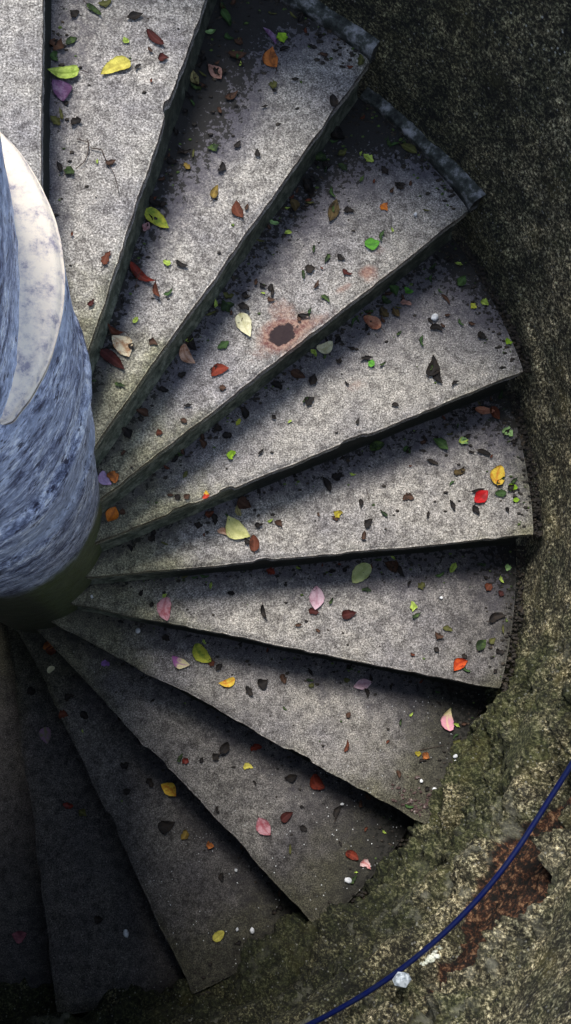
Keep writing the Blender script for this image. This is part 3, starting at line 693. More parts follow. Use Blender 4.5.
(4, 1.4182, 0.4609, -0.558, 0.0231, 0.0201, 'brightlime', 0.7, 0, 'bright yellow-lime leaf in the outer gap of the fifth step'),
(4, 1.0712, 0.2681, -0.264, 0.0232, 0.014, 'dark', 0.4, 0, 'small black sliver near the front edge of the fifth step'),
(4, 0.8332, 0.2803, 0.897, 0.0333, 0.0222, 'dark', 0.5, 0, 'dark grey oval leaf on the fifth step'),
(4, 0.8403, 0.3446, 1.195, 0.0347, 0.0279, 'dark', 1.0, 0, 'black star-shaped crumpled leaf'),
(4, 0.8, 0.3581, -0.407, 0.0451, 0.0251, 'brown', 0.8, 0, 'brown leaf in the cluster behind the fifth step'),
(4, 0.7385, 0.3262, -0.495, 0.0373, 0.025, 'dark', 0.7, 0, 'blackish leaf beside the riser above the middle of the fifth step'),
(4, 0.5986, 0.1861, -0.011, 0.0274, 0.0219, 'dark', 0.4, 0, 'black oval leaf at the inner part of the fifth step'),
(4, 0.6107, 0.1292, 0.921, 0.0281, 0.0245, 'brightlime', 0.9, 0, 'bright lime star-like sprig'),
(4, 0.6298, 0.2243, 1.045, 0.0231, 0.0137, 'yellowgreen', 0.8, 0, 'tiny yellow-green scrap beside the riser of the fifth step'),
(4, 0.6471, 0.2486, -1.29, 0.0361, 0.0221, 'dark', 0.8, 0, 'black leaf behind the tiny yellow-green scrap'),
(4, 0.576, 0.212, -0.747, 0.0255, 0.0219, 'dark', 0.7, 0, 'dark leaf by the riser left of the tiny yellow-green scrap'),
(4, 0.5284, 0.1614, -1.143, 0.0313, 0.0191, 'brown', 0.9, 0, 'brown twisted leaf near the riser of the fifth step'),
(4, 0.4822, 0.0777, 1.104, 0.0248, 0.0108, 'olive', 0.5, 0, 'thin olive scrap on the inner part of the fifth step'),
(4, 0.2763, -0.0275, 1.089, 0.0456, 0.0319, 'orangeb', 0.7, 0, 'glossy orange leaf by the column foot under a riser'),
(4, 0.3145, -0.0255, -0.166, 0.0187, 0.016, 'brown', 0.6, 0, 'small brown scrap right of the glossy orange leaf'),
(4, 0.461, 0.0171, 0.673, 0.0173, 0.0161, 'dark', 0.6, 0, 'small dark scrap near the inner front edge of the fifth step'),
(4, 0.4864, 0.0166, 0.584, 0.0195, 0.0161, 'brown', 0.6, 0, 'small brownish scrap near the inner front edge of the fifth step'),
(4, 0.5333, 0.0144, 1.236, 0.0262, 0.0188, 'redyellow', 0.6, 0, 'red and yellow leaf hanging on a chipped front edge'),
(5, 0.6329, -0.0345, -0.797, 0.0873, 0.0457, 'paleyellow', 0.25, 0, 'large pale yellow leaf on the sixth step'),
(5, 0.5881, -0.0553, -0.462, 0.0408, 0.0199, 'pinkcream', 0.4, 0, 'small tan leaf left of the large pale yellow leaf'),
(5, 0.6727, -0.0847, 1.596, 0.0493, 0.0256, 'rust', 0.5, 0, 'rust-brown leaf just below the large pale yellow leaf'),
(5, 0.6506, 0.031, -0.584, 0.0439, 0.0373, 'brown', 1.0, 0, 'brown crumpled leaf above the large pale yellow leaf'),
(5, 0.6342, 0.0108, -1.284, 0.0369, 0.0172, 'straw', 0.5, 0, 'straw-coloured strip above the large pale yellow leaf'),
(5, 0.5622, -0.0141, -1.434, 0.0354, 0.0171, 'dark', 0.6, 0, 'upright blackish leaf left of the large pale yellow leaf'),
(5, 0.5499, 0.0095, 0.408, 0.0282, 0.0228, 'rust', 0.5, 0, 'rust-coloured leaf against the riser of the sixth step'),
(5, 0.7448, -0.0324, -0.678, 0.0287, 0.0172, 'brown', 0.7, 0, 'brown scrap right of the large pale yellow leaf'),
(5, 0.8892, 0.0833, -1.157, 0.0526, 0.0175, 'dark', 0.5, 0, 'long black narrow leaf in the middle of the sixth step'),
(5, 0.9214, -0.0065, 0.682, 0.0275, 0.0231, 'mustard', 0.6, 0, 'small mustard yellow leaf in the middle of the sixth step'),
(5, 1.0091, -0.0348, 0.987, 0.0349, 0.0202, 'dark', 0.6, 0, 'small black leaf near the front of the sixth step'),
(5, 1.1287, 0.0373, -0.018, 0.0356, 0.0204, 'brown', 0.3, 0, 'oval brown leaf on the open middle of the sixth step'),
(5, 1.2569, 0.0155, -1.212, 0.0355, 0.0147, 'dark', 0.8, 0, 'thin dark leaf left of the scarlet leaf'),
(5, 1.3277, 0.0006, -0.907, 0.0309, 0.0176, 'dark', 0.6, 0, 'black scrap just below the scarlet leaf'),
(5, 1.3459, 0.0395, 0.7, 0.0551, 0.0323, 'scarlet', 0.4, 0, 'scarlet leaf on the outer part of the sixth step'),
(5, 1.337, 0.0592, 0.192, 0.0437, 0.0118, 'dark', 0.6, 0, 'black sliver above the scarlet leaf'),
(5, 1.4057, 0.1023, 1.339, 0.0625, 0.0384, 'goldorange', 0.4, 0, 'golden yellow leaf with orange spots'),
(5, 1.4057, 0.049, 0.066, 0.0367, 0.0265, 'green', 0.5, 0, 'green leaf under the foot of the golden yellow leaf'),
(5, 1.4432, 0.062, 0.178, 0.0314, 0.0236, 'brightlime', 0.6, 0, 'yellow-lime leaf right of the golden leaf'),
(5, 1.4507, 0.027, 0.122, 0.0216, 0.0147, 'brightlime', 0.6, 0, 'small yellow-lime scrap at the rim of the sixth step'),
(5, 1.3749, 0.3006, -0.111, 0.0613, 0.024, 'salmon', 1.2, 0, 'rolled orange-tan leaf in the back corner of the sixth step'),
(5, 1.4081, 0.2924, -1.094, 0.0461, 0.027, 'rust', 0.8, 0, 'rust-red leaf touching the rolled orange-tan leaf'),
(5, 1.4413, 0.2312, -0.534, 0.0374, 0.0269, 'palegreen', 0.6, 0, 'pale green leaf in the outer back of the sixth step'),
(5, 1.3111, 0.211, -0.758, 0.0273, 0.0238, 'palegreen', 0.9, 0, 'pale green and black curled leaf near the back of the sixth step'),
(5, 1.2343, 0.198, -0.675, 0.055, 0.0267, 'green', 0.8, 0, 'green folded leaf near the back of the sixth step'),
(5, 1.3063, 0.2079, 0.186, 0.0314, 0.0208, 'lime', 0.7, 0, 'lime leaf scrap beside the pale green and black curl'),
(5, 1.3643, 0.1718, -0.368, 0.0443, 0.0149, 'dark', 0.8, 0, 'black hooked leaf above the golden leaf'),
(5, 1.2872, 0.1177, 0.229, 0.0379, 0.0206, 'bronze', 0.5, 0, 'bronze leaf on the outer half of the sixth step'),
(5, 1.2079, 0.1463, -0.423, 0.0384, 0.0147, 'dark', 0.7, 0, 'black narrow leaf left of the bronze leaf'),
(5, 1.1337, 0.1825, -0.754, 0.0272, 0.0207, 'green', 0.7, 0, 'green leaf with a black tail near the riser of the sixth step'),
(5, 1.0447, 0.1943, 0.311, 0.048, 0.0265, 'darkgreen', 0.8, 0, 'dark green leaf cluster piece under the riser of the sixth step'),
(5, 0.9215, 0.1112, 0.413, 0.0362, 0.0233, 'dark', 0.6, 0, 'grey-black leaf left in the back of the sixth step'),
(5, 0.3848, -0.0625, 0.511, 0.0226, 0.0226, 'dark', 0.7, 0, 'dark scrap near the inner end of the sixth step'),
(5, 0.5178, -0.0278, -0.244, 0.0262, 0.0171, 'dark', 0.6, 0, 'black leaf left of the upright blackish leaf'),
(6, 1.0068, -0.1558, -2.397, 0.0791, 0.0395, 'palegreenyellow', 0.25, 0, 'pale yellow-green leaf on the seventh step near the riser'),
(6, 0.8648, -0.2249, -1.658, 0.0724, 0.0391, 'pinklilac', 0.3, 0, 'large pale pink-lilac leaf on the seventh step'),
(6, 0.8569, -0.2653, -0.295, 0.0342, 0.0179, 'maroon', 0.6, 0, 'maroon scrap under the lower end of the large pink-lilac leaf'),
(6, 0.9621, -0.2774, 0.166, 0.0465, 0.0269, 'maroon', 0.8, 0, 'dark red three-pointed leaf right of the large pink-lilac leaf'),
(6, 0.7323, -0.143, -0.448, 0.0296, 0.024, 'brick', 0.6, 0, 'brick-red scrap against the riser of the seventh step'),
(6, 1.2913, -0.4413, 0.558, 0.0532, 0.0299, 'orangered', 0.6, 0, 'bright orange-red leaf near the outer front corner of the seventh step'),
(6, 1.1555, -0.2587, -1.545, 0.0334, 0.0212, 'lime', 0.7, 0, 'lime-green leaf in the outer middle of the seventh step'),
(6, 1.0192, -0.2065, -0.126, 0.0306, 0.0151, 'darkgreen', 0.6, 0, 'dark green leaf below the pale yellow-green leaf'),
(6, 1.0969, -0.1397, -0.733, 0.0472, 0.0334, 'brown', 1.0, 0, 'brown crumpled leaf with pale spots by the riser of the seventh step'),
(6, 1.1301, -0.1528, -1.162, 0.0406, 0.0183, 'dark', 0.9, 0, 'dark curled leaf right of the brown crumpled one'),
(6, 1.1876, -0.1957, 0.575, 0.027, 0.0243, 'olive', 0.8, 0, 'olive leaf near the riser of the seventh step'),
(6, 1.2892, -0.1444, 0.965, 0.037, 0.0214, 'lime', 0.9, 0, 'lime curled leaf near the outer back of the seventh step'),
(6, 1.4634, -0.1472, -0.165, 0.0221, 0.0215, 'palegreen', 0.8, 0, 'pale green scrap in the outer back corner of the seventh step'),
(6, 1.3985, -0.2074, 0.88, 0.0274, 0.0244, 'rust', 0.6, 0, 'rust leaf on the outer part of the seventh step'),
(6, 1.4359, -0.2283, 0.72, 0.0181, 0.0183, 'maroon', 0.6, 0, 'small maroon scrap at the rim of the seventh step'),
(6, 1.4169, -0.3042, 0.28, 0.0599, 0.0243, 'dark', 0.9, 0, 'black curved leaf at the rim of the seventh step'),
(6, 1.3607, -0.3824, 0.865, 0.0422, 0.0271, 'darkgreen', 0.7, 0, 'dark green leaf near the outer front of the seventh step'),
(6, 1.3957, -0.3701, 0.715, 0.0266, 0.0211, 'olive', 0.7, 0, 'olive scrap just above the dark green leaf at the rim'),
(6, 1.4164, -0.4008, -0.247, 0.0282, 0.0151, 'dark', 0.6, 0, 'dark scrap right of the dark green leaf at the rim'),
(6, 1.3057, -0.4136, -0.494, 0.0201, 0.015, 'dark', 0.5, 0, 'black fleck above the bright orange-red leaf'),
(6, 1.2597, -0.3313, -0.319, 0.0317, 0.0151, 'olive', 0.5, 0, 'olive oval leaf on the outer half of the seventh step'),
(6, 1.2325, -0.3455, -0.538, 0.0309, 0.0211, 'brown', 0.6, 0, 'brown leaf touching the olive oval leaf'),
(6, 0.7085, -0.2626, -1.327, 0.0433, 0.0149, 'dark', 0.8, 0, 'black crescent leaf in the middle of the seventh step'),
(6, 0.612, -0.2046, -0.152, 0.024, 0.0149, 'dark', 0.5, 0, 'small black oval scrap on the seventh step'),
(6, 0.4222, -0.2454, -1.585, 0.0709, 0.0355, 'pinkred', 0.35, 0, 'pink leaf with red veins on the inner part of the seventh step'),
(6, 0.4169, -0.2068, 0.771, 0.0166, 0.0118, 'lime', 0.6, 0, 'tiny lime dot above the pink leaf with red veins'),
(7, 0.5276, -0.3658, -0.869, 0.0745, 0.0372, 'yellowgreen', 0.4, 0, 'yellow-green leaf with a brown stem end on the eighth step'),
(7, 0.5531, -0.3974, 0.244, 0.0224, 0.0247, 'rust', 0.8, 0, 'crumpled rust scrap at the end of the yellow-green leaf'),
(7, 0.4595, -0.3866, 2.649, 0.0621, 0.0277, 'creampurple', 0.4, 0, 'cream leaf with a purple end on the eighth step'),
(7, 0.5979, -0.4539, -2.948, 0.0537, 0.0247, 'goldorange', 0.6, 0, 'golden-brown leaf right of the yellow-green leaf on the eighth step'),
(7, 0.5759, -0.4119, 0.829, 0.0282, 0.0216, 'dark', 0.6, 0, 'black leaf scrap between two yellow leaves'),
(7, 0.6664, -0.4868, -1.056, 0.0356, 0.0216, 'dark', 0.8, 0, 'black crumpled leaf right of the golden-brown leaf'),
(7, 0.7091, -0.4593, 0.386, 0.0374, 0.0309, 'dark', 0.8, 0, 'dark brown spread leaf in the middle of the eighth step'),
(7, 0.773, -0.4539, -1.223, 0.033, 0.0248, 'brown', 0.6, 0, 'brown leaf right of the dark brown spread leaf'),
(7, 0.4145, -0.3192, -0.492, 0.0277, 0.0247, 'dark', 0.9, 0, 'dark curled scrap left of the yellow-green leaf'),
(7, 1.0214, -0.4796, 0.214, 0.0622, 0.028, 'pinklilac', 0.5, 0, 'pale pink leaf near the riser of the eighth step'),
(7, 1.29, -0.5969, 1.451, 0.0706, 0.0343, 'pinkyellow', 0.4, 0, 'pink leaf with a yellow top at the outer end of the eighth step'),
(7, 0.8595, -0.4754, 0.279, 0.0198, 0.0155, 'olive', 0.6, 0, 'small olive scrap near the riser of the eighth step'),
(7, 0.9717, -0.4624, -0.174, 0.0222, 0.0156, 'olive', 0.9, 0, 'olive curl left of the pale pink leaf'),
(7, 1.1816, -0.6943, -0.31, 0.0227, 0.0185, 'mustard', 0.8, 0, 'mustard scrap joined to a brown one on the eighth step'),
(7, 1.2062, -0.7028, -0.649, 0.0263, 0.0247, 'orange', 0.8, 0, 'orange-brown scrap joined to a mustard one'),
(7, 0.9581, -0.6625, 1.284, 0.0402, 0.0123, 'rust', 0.6, 0, 'thin rust-brown leaf near the front of the eighth step'),
(7, 0.9723, -0.571, 1.045, 0.0206, 0.0155, 'brown', 0.6, 0, 'small brown fleck on the front half of the eighth step'),
(7, 1.1149, -0.7543, -1.257, 0.0254, 0.0123, 'brown', 0.6, 0, 'brown fleck near the outer front of the eighth step'),
(7, 1.3057, -0.6631, 0.192, 0.0263, 0.0187, 'olive', 0.6, 0, 'olive scrap below the pink and yellow leaf'),
(7, 1.0293, -0.506, -1.327, 0.0319, 0.0125, 'dark', 0.5, 0, 'dark upright scrap below the pale pink leaf'),
(8, 0.2165, -0.3806, -0.144, 0.0289, 0.0193, 'violet', 0.5, 0, 'small violet leaf on the inner part of the ninth step'),
(8, 0.6653, -0.7217, -0.139, 0.0322, 0.0192, 'yellow', 0.6, 0, 'small yellow oval leaf in the middle of the ninth step'),
(8, 0.7102, -0.903, -1.001, 0.0669, 0.038, 'pinkred', 0.35, 0, 'pink leaf with a dark midrib near the front edge of the ninth step'),
(8, 0.7844, -0.8777, 0.577, 0.0469, 0.0254, 'maroon', 0.6, 0, 'maroon leaf right of the pink leaf near the front edge'),
(8, 0.89, -0.7733, -0.93, 0.056, 0.0385, 'brick', 0.9, 0, 'brick-red folded leaf in the shade behind the ninth step'),
(8, 0.6929, -0.6637, 0.198, 0.0396, 0.0192, 'brick', 0.6, 0, 'flat brick-red leaf in the shade below the riser'),
(8, 0.8355, -0.9151, -0.545, 0.0255, 0.0159, 'dark', 0.4, 0, 'black oval leaf below the maroon leaf'),
(8, 0.9846, -1.0058, -0.521, 0.0466, 0.0253, 'brick', 0.8, 0, 'brick-red double leaf at the outer end of the ninth step'),
(8, 1.0261, -1.0381, -0.635, 0.0382, 0.0285, 'pinkwhite', 0.8, 0, 'pink and white curled leaf at the outer end of the ninth step'),
(8, 0.4672, -0.6931, -0.312, 0.0231, 0.0223, 'redbrown', 0.8, 0, 'dark red scrap near the front edge of the ninth step'),
(8, 0.5195, -0.6922, 1.217, 0.0195, 0.0159, 'dark', 0.6, 0, 'dark scrap right of the dark red scrap'),
(8, 0.5658, -0.6849, 0.661, 0.0288, 0.0255, 'dark', 0.7, 0, 'dark double leaf near the middle of the ninth step'),
(8, 0.5905, -0.6563, 0.898, 0.0425, 0.0256, 'dark', 0.7, 0, 'dark long leaf touching the dark double leaf'),
(8, 0.8005, -0.7554, 0.175, 0.0428, 0.0224, 'dark', 0.7, 0, 'dark grey bent leaf left of the brick-red folded leaf'),
(8, 0.9498, -0.8732, 1.065, 0.0513, 0.0159, 'dark', 0.5, 0, 'dark leaf in the shade near the outer end of the ninth step'),
(9, 0.4088, -0.789, -0.694, 0.0635, 0.0365, 'goldorange', 0.7, 0, 'golden-orange folded leaf in the shade of the tenth step'),
(9, 0.4007, -0.8983, 0.231, 0.0573, 0.0361, 'dark', 0.5, 0, 'black triangular leaf in the middle of the tenth step'),
(9, 0.4557, -0.9309, 1.067, 0.035, 0.0263, 'ochre', 0.8, 0, 'small ochre leaf right of the black triangular leaf'),
(9, 0.5435, -0.9667, -0.544, 0.0265, 0.0263, 'orange', 0.9, 0, 'small orange and black leaf on the tenth step'),
(9, 0.5626, -1.2504, 0.61, 0.0441, 0.0258, 'yellow', 0.4, 0, 'yellow leaf alone at the outer end of the tenth step'),
(9, 0.0242, -0.3823, 0.697, 0.0299, 0.0201, 'ivory', 0.5, 0, 'small whitish leaf on the dim inner end of the tenth step'),
(9, 0.0683, -0.2984, 0.218, 0.0408, 0.0304, 'orange', 0.9, 0, 'curled orange-brown leaf near the foot of the column'),
(9, 0.0319, -0.3141, 0.052, 0.0398, 0.0304, 'rust', 0.9, 0, 'rusty leaf left of the curled orange-brown leaf'),
(9, 0.0633, -0.5353, -0.038, 0.0328, 0.03, 'rust', 0.8, 0, 'dark rusty leaf near the front edge of the tenth step'),
(9, 0.1339, -0.5348, -0.865, 0.0356, 0.0234, 'dark', 0.6, 0, 'black leaf right of the dark rusty leaf'),
(9, 0.0859, -0.4771, 0.349, 0.035, 0.0267, 'dark', 0.8, 0, 'black crumpled leaf above the dark rusty leaf'),
(9, 0.3483, -0.7623, -0.993, 0.0355, 0.0232, 'dark', 0.7, 0, 'black leaf left of the golden-orange folded leaf'),
(9, 0.2728, -0.783, -0.045, 0.0262, 0.0231, 'dark', 0.5, 0, 'dark grey oval leaf on the tenth step'),
(9, 0.2651, -0.6993, 0.174, 0.03, 0.0232, 'dark', 0.5, 0, 'dark leaf above the dark grey oval leaf'),
(9, 0.5802, -1.0718, -1.492, 0.0313, 0.0197, 'dark', 0.6, 0, 'dark leaf near the riser of the tenth step'),
(10, -0.0124, -0.5968, -1.387, 0.0591, 0.0348, 'mauve', 0.4, 0, 'mauve and green leaf on the dim eleventh step'),
(10, 0.0641, -0.8328, -0.22, 0.0381, 0.024, 'redbrown', 0.5, 0, 'dark red leaf on the dim eleventh step'),
(10, 0.1132, -0.8614, -0.661, 0.0343, 0.024, 'olive', 0.6, 0, 'olive yellow leaf beside the dark red leaf on the eleventh step'),
(10, 0.1655, -1.2035, -0.262, 0.0309, 0.0303, 'dark', 0.5, 0, 'black leaf on the outer half of the eleventh step'),
(10, -0.0638, -0.4428, -0.491, 0.0313, 0.028, 'dark', 0.7, 0, 'black leaf on the inner half of the eleventh step'),
(11, -0.12, -1.2668, 0.007, 0.0511, 0.0348, 'pinkdark', 0.4, 0, 'dusky pink leaf on the darkest step at the bottom left'),
]
cab = [(-23.91, -0.08), (-28.372, -0.121), (-32.161, -0.152), (-37.549, -0.172), (-41.461, -0.193), (-46.132, -0.226), (-50.482, -0.261), (-55.629, -0.31), (-59.628, -0.351), (-66.605, -0.416)]
ca_ = np.array(cab); tq = np.linspace(-10, -74, 120)
zq = np.interp(tq, ca_[::-1, 0], ca_[::-1, 1]); 
zq = np.where(tq > -23.9, -.08+(tq+23.9)*.008, zq); zq = np.where(tq < -66.6, -.416+(tq+66.6)*.01, zq)
ker = np.exp(-(np.arange(-8, 9)/4.)**2); ker /= ker.sum(); zq = np.convolve(np.pad(zq, 8, mode='edge'), ker, 'valid')
cp = [((.985)*S*cos(radians(a)), .985*S*sin(radians(a)), zz*S) for a, zz in zip(tq, zq)]
cable = thing('cable', cp[60], 'dark blue rubber cable running along the rough mossy wall', 'cable')
P0 = np.array(cp)-np.array(cp[60])
tube('sheath', P0, 0.0062, M_CABLE, cable, 12)
M_CLIP = (lambda s: s.fin(s.ramp(s.noise(80, 3, .6), [(.4, (.02, .02, .02)), (.7, (.10, .09, .08))]), .6))(NT('dark_clip'))

# ------------------------------------------------------------------ leaves
PAL = {
 'yellow': ((.72, .64, .13), (.40, .33, .06)), 'lime': ((.52, .66, .14), (.16, .24, .03)), 'purple': ((.12, .055, .13), (.30, .22, .34)),
 'dark': ((.012, .010, .010), (.035, .026, .020)), 'maroon': ((.065, .014, .012), (.022, .009, .009)), 'darkgreen': ((.02, .035, .015), (.10, .16, .04)),
 'olive': ((.10, .10, .03), (.028, .03, .012)), 'brown': ((.075, .038, .024), (.02, .013, .010)), 'green': ((.05, .10, .03), (.015, .035, .012)),
 'rust': ((.12, .035, .018), (.04, .014, .008)), 'yellowgreen': ((.55, .55, .07), (.20, .28, .04)), 'pink': ((.50, .32, .33), (.30, .12, .12)),
 'ochre': ((.24, .16, .035), (.08, .05, .015)), 'orange': ((.50, .17, .045), (.14, .05, .02)), 'brightlime': ((.36, .58, .04), (.14, .28, .02)),
 'pinkbrown': ((.42, .24, .20), (.16, .08, .06)), 'straw': ((.42, .36, .16), (.06, .05, .02)), 'palegreen': ((.38, .58, .24), (.14, .26, .08)),
 'redbrown': ((.17, .02, .012), (.05, .01, .008)), 'cream': ((.85, .74, .52), (.40, .20, .10)), 'ivory': ((.80, .76, .52), (.52, .48, .26)),
 'brick': ((.20, .032, .016), (.06, .012, .010)), 'pinkcream': ((.70, .46, .34), (.34, .14, .07)), 'brightgreen': ((.14, .42, .05), (.05, .16, .03)),
 'bronze': ((.11, .075, .03), (.03, .022, .014)), 'orangeb': ((.70, .22, .03), (.32, .08, .02)), 'lilac': ((.52, .38, .60), (.38, .24, .42)),
 'salmon': ((.56, .27, .17), (.30, .10, .06)), 'redyellow': ((.42, .04, .02), (.70, .50, .05)), 'paleyellow': ((.74, .72, .32), (.50, .50, .18)),
 'mustard': ((.46, .38, .04), (.16, .12, .02)), 'scarlet': ((.60, .018, .022), (.30, .01, .012)), 'goldorange': ((.85, .62, .08), (.62, .18, .03)),
 'palegreenyellow': ((.60, .66, .30), (.42, .48, .18)), 'pinklilac': ((.68, .48, .56), (.44, .24, .30)), 'orangered': ((.66, .10, .02), (.30, .02, .01)),
 'pinkred': ((.62, .34, .38), (.36, .08, .10)), 'creampurple': ((.74, .66, .38), (.34, .12, .32)), 'pinkyellow': ((.74, .32, .42), (.72, .62, .34)),
 'violet': ((.38, .20, .58), (.24, .12, .36)), 'pinkwhite': ((.85, .62, .60), (.50, .10, .10)), 'mauve': ((.30, .17, .28), (.18, .20, .08)), 'pinkdark': ((.34, .12, .15), (.16, .05, .07)),
}
LM = {}
def leaf_mat(p):
    if p in LM: return LM[p]
    s = NT('leaf_'+p+'_colour'); a, b = PAL[p]
    nf = s.noise(55, 4, .65)
    if p in ('creampurple', 'pinkyellow', 'redyellow'):
        f = s.ramp(s.math('ADD', s.attr('along'), s.math('MULTIPLY', s.math('SUBTRACT', nf, .5), .8)), [(.56, 0.), (.68, 1.)])
    else:
        f = s.ramp(nf, [(.46, 0.), (.66, 1.)])
    c = s.mix(f, a, b)
    c = s.mix(s.ramp(s.noise(300, 3, .6), [(.35, .35), (.6, 0.)]), c, s.mix(1.0, c, (.5, .5, .5), 'MULTIPLY'))
    vein = s.attr('vein')
    pale = sum(a) > .5
    c = s.mix(s.math('MULTIPLY', vein, .75 if pale else .4), c, b if pale else tuple(min(1, x*1.8+.02) for x in a))
    if p in ('lime', 'yellow', 'yellowgreen', 'goldorange', 'paleyellow', 'cream'):
        sp = s.ramp(s.voro(110), [(.0, 1.), (.10, 1.), (.2, 0.)])
        c = s.mix(s.math('MULTIPLY', sp, s.ramp(s.noise(70, 2, .5), [(.52, 0.), (.6, .85)])), c, (.14, .07, .02))
    s.b.inputs['Specular IOR Level'].default_value = .2
    LM[p] = s.fin(c, .5 if p in ('redbrown', 'scarlet', 'orangeb') else .75, s.bump(s.noise(200, 3, .6), .3, .001))
    return LM[p]
def leaf_mesh(parent_name, L, W, curl, rng, mat, parent=None, shape=None, nu=13, nv=9):
    """blade along +x from -L/2 (stem) to L/2 (tip)"""
    shape = shape or rng.choice(['ovate', 'elliptic', 'oval'])
    t = np.linspace(0, 1, nu)
    if shape == 'ovate': w = np.sin(pi*t**.62)**.85
    elif shape == 'elliptic': w = np.sin(pi*t)**.9
    elif shape == 'oval': w = np.sin(pi*t**.85)**.6
    else: w = np.sin(pi*t**.7)**.8
    rag = np.array([1+(.06 if L > .04 else .34)*rng.uniform(-1, 1) for _ in t]); w = w*rag
    w = np.maximum(w, .02)
    bend = rng.uniform(-.22, .22)*L; fold = (.10+.30*curl)*rng.uniform(.7, 1.3); lift = curl*L*.28*rng.uniform(.6, 1.2); tw = curl*rng.uniform(-.7, .7)
    ph = rng.uniform(0, 6)
    V = []; along = []; vein = []; cz = []
    s_ = np.linspace(-1, 1, nv)
    for i in range(nu):
        cx = (t[i]-.5)*L; cy = bend*(1-(2*t[i]-1)**2)
        for j in range(nv):
            y = s_[j]*w[i]*W/2
            ca = tw*(t[i]-.5)*1.6
            z = fold*abs(y)*.8 + lift*(2*t[i]-1)**2 + .05*W*sin(t[i]*9+ph+s_[j]*2)*(abs(s_[j])) 
            yy = y*cos(ca)*(1-.25*curl*abs(s_[j])); z += y*sin(ca)
            V.append((cx, cy+yy, z)); along.append(t[i])
            lat = abs(((t[i]*6 - abs(s_[j])*1.3) % 1)-.5)
            vein.append(1. if j == nv//2 else (.35 if lat > .38 and abs(s_[j]) < .85 else 0))
    V = np.array(V); V[:, 2] -= V[:, 2].min()
    th = .0006
    n = len(V); V2 = V.copy(); V2[:, 2] += th
    f = grid_faces(nu, nv, 0, flip=True)+grid_faces(nu, nv, n)
    f = [tuple(reversed(q)) for q in f]
    f = [tuple(reversed(q)) for q in f]
    idx = np.arange(n).reshape(nu, nv)
    border = list(idx[:, 0])+list(idx[-1, 1:])+list(idx[-2::-1, -1])+list(idx[0, -2:0:-1])
    for a in range(len(border)):
        b = (a+1) % len(border); f.append((border[b], border[a], border[a]+n, border[b]+n))
    VV = np.concatenate([V, V2])
    o = link(parent_name, VV, f, mat, parent, attrs={'along': along*2, 'vein': vein*2})
    return o, V[idx[0, nv//2]], V[idx[-1, nv//2]]
M_STEM = (lambda s: s.fin((.045, .025, .018), .8))(NT('leaf_stem_brown'))
rng = random.Random(7)
def fit_on_step(k, x, y, L=0):
    """keep a resting point on the exposed part of step k"""
    r = math.hypot(x, y); a = math.atan2(y, x)
    r = min(max(r, .288), R_OUT-.012)
    hi = float(nose_angle(k-1, r))-.006/r; lo = float(nose_angle(k, r))
    aa = min(max(a, lo+min(.004+.3*L, .03)/r), hi-min(.3*L, .02)/r)
    return r*cos(aa), r*sin(aa)
ZT = .0036
for (k, x, y, rot, L, W, pal, curl, stem, label) in LEAVES:
    x, y = fit_on_step(k, x, y, W)
    shape = None
    if 'heart' in label: shape = 'ovate'
    if 'crescent' in label or 'ring-shaped' in label: curl = 1.3
    big = L > .042
    stack = .006 if pal == 'lime' and 'purple' in label else (.004 if 'touching' in label or 'holes' in label else 0)
    root = thing('leaf', (x, y, -k*RISE+ZT+stack), label, 'leaf', 'fallen leaves scattered on the steps')
    root.rotation_euler = (0, 0, rot)
    curl_ = curl*.8
    bl, p0, p1 = leaf_mesh('blade', L, W*(1.28 if big else 1.1), curl_, rng, leaf_mat(pal), root, shape, 15 if big else 9, 9 if big else 7)
    if stem or (big and rng.random() < .7):
        sl = L*(.28 if stem else .14)
        q = [tuple(p0+np.array([.02*L, 0, .0008])), tuple(p0+np.array([-sl*.4, sl*.06, .0012])), tuple(p0+np.array([-sl*.8, sl*.2, .0012])), tuple(p0+np.array([-sl, sl*.34, .001]))]
        if 'long thin stem' in label:
            q = [tuple(p0+np.array([.45*L, 0.0, .002])), tuple(p0+np.array([.50*L, -.018, .004])), tuple(p0+np.array([.60*L, -.036, .002])), tuple(p0+np.array([.75*L, -.052, .001]))]
        tube('stem', q, .0009, M_STEM, root, 6)

# ------------------------------------------------------------------ twigs
def smooth(pts, z, n=5):
    P = np.array([(a, b, z) for a, b in pts], float); out = []
    for i in range(len(P)-1):
        for q in range(n): out.append(P[i]+(P[i+1]-P[i])*q/n)
    out.append(P[-1]); out = np.array(out); o2 = out.copy()
    for _ in range(3): o2[1:-1] = (o2[:-2]+2*o2[1:-1]+o2[2:])/4
    return o2
def twig(lines, k, label, rad=.0014):
    z = -k*RISE; c = lines[0][0]
    root = thing('twig', (c[0], c[1], z+ZT), label, 'twig')
    for i, l in enumerate(lines):
        pts = smooth([(a-c[0], b-c[1]) for a, b in l], rad)
        pts[:, 2] += .0015*np.sin(np.linspace(0, 6, len(pts)))**2
        tube('stalk' if i == 0 else 'side_shoot', pts, rad*(1 if i == 0 else .85), M_STEM, root, 7, np.linspace(1, .55, len(pts)))
twig([[(0.27, 0.764), (0.2724, 0.7458), (0.2701, 0.7251), (0.2609, 0.7042), (0.2426, 0.6885)], [(0.2446, 0.7661), (0.2585, 0.7612), (.2715, .758)]], 1, 'short dark hooked twig nearer the column on the second step')
twig([[(0.277, 0.7433), (0.3024, 0.7386), (0.3047, 0.7309), (0.3162, 0.7026), (0.3323, 0.6746), (0.3413, 0.6286)]], 1, 'longer bent dark twig pointing down the second step')
twig([[(1.1869, -0.6855), (1.222, -0.6809), (1.2668, -0.6736)]], 7, 'thin dark stalk near the mossy outer end of the eighth step', .001)
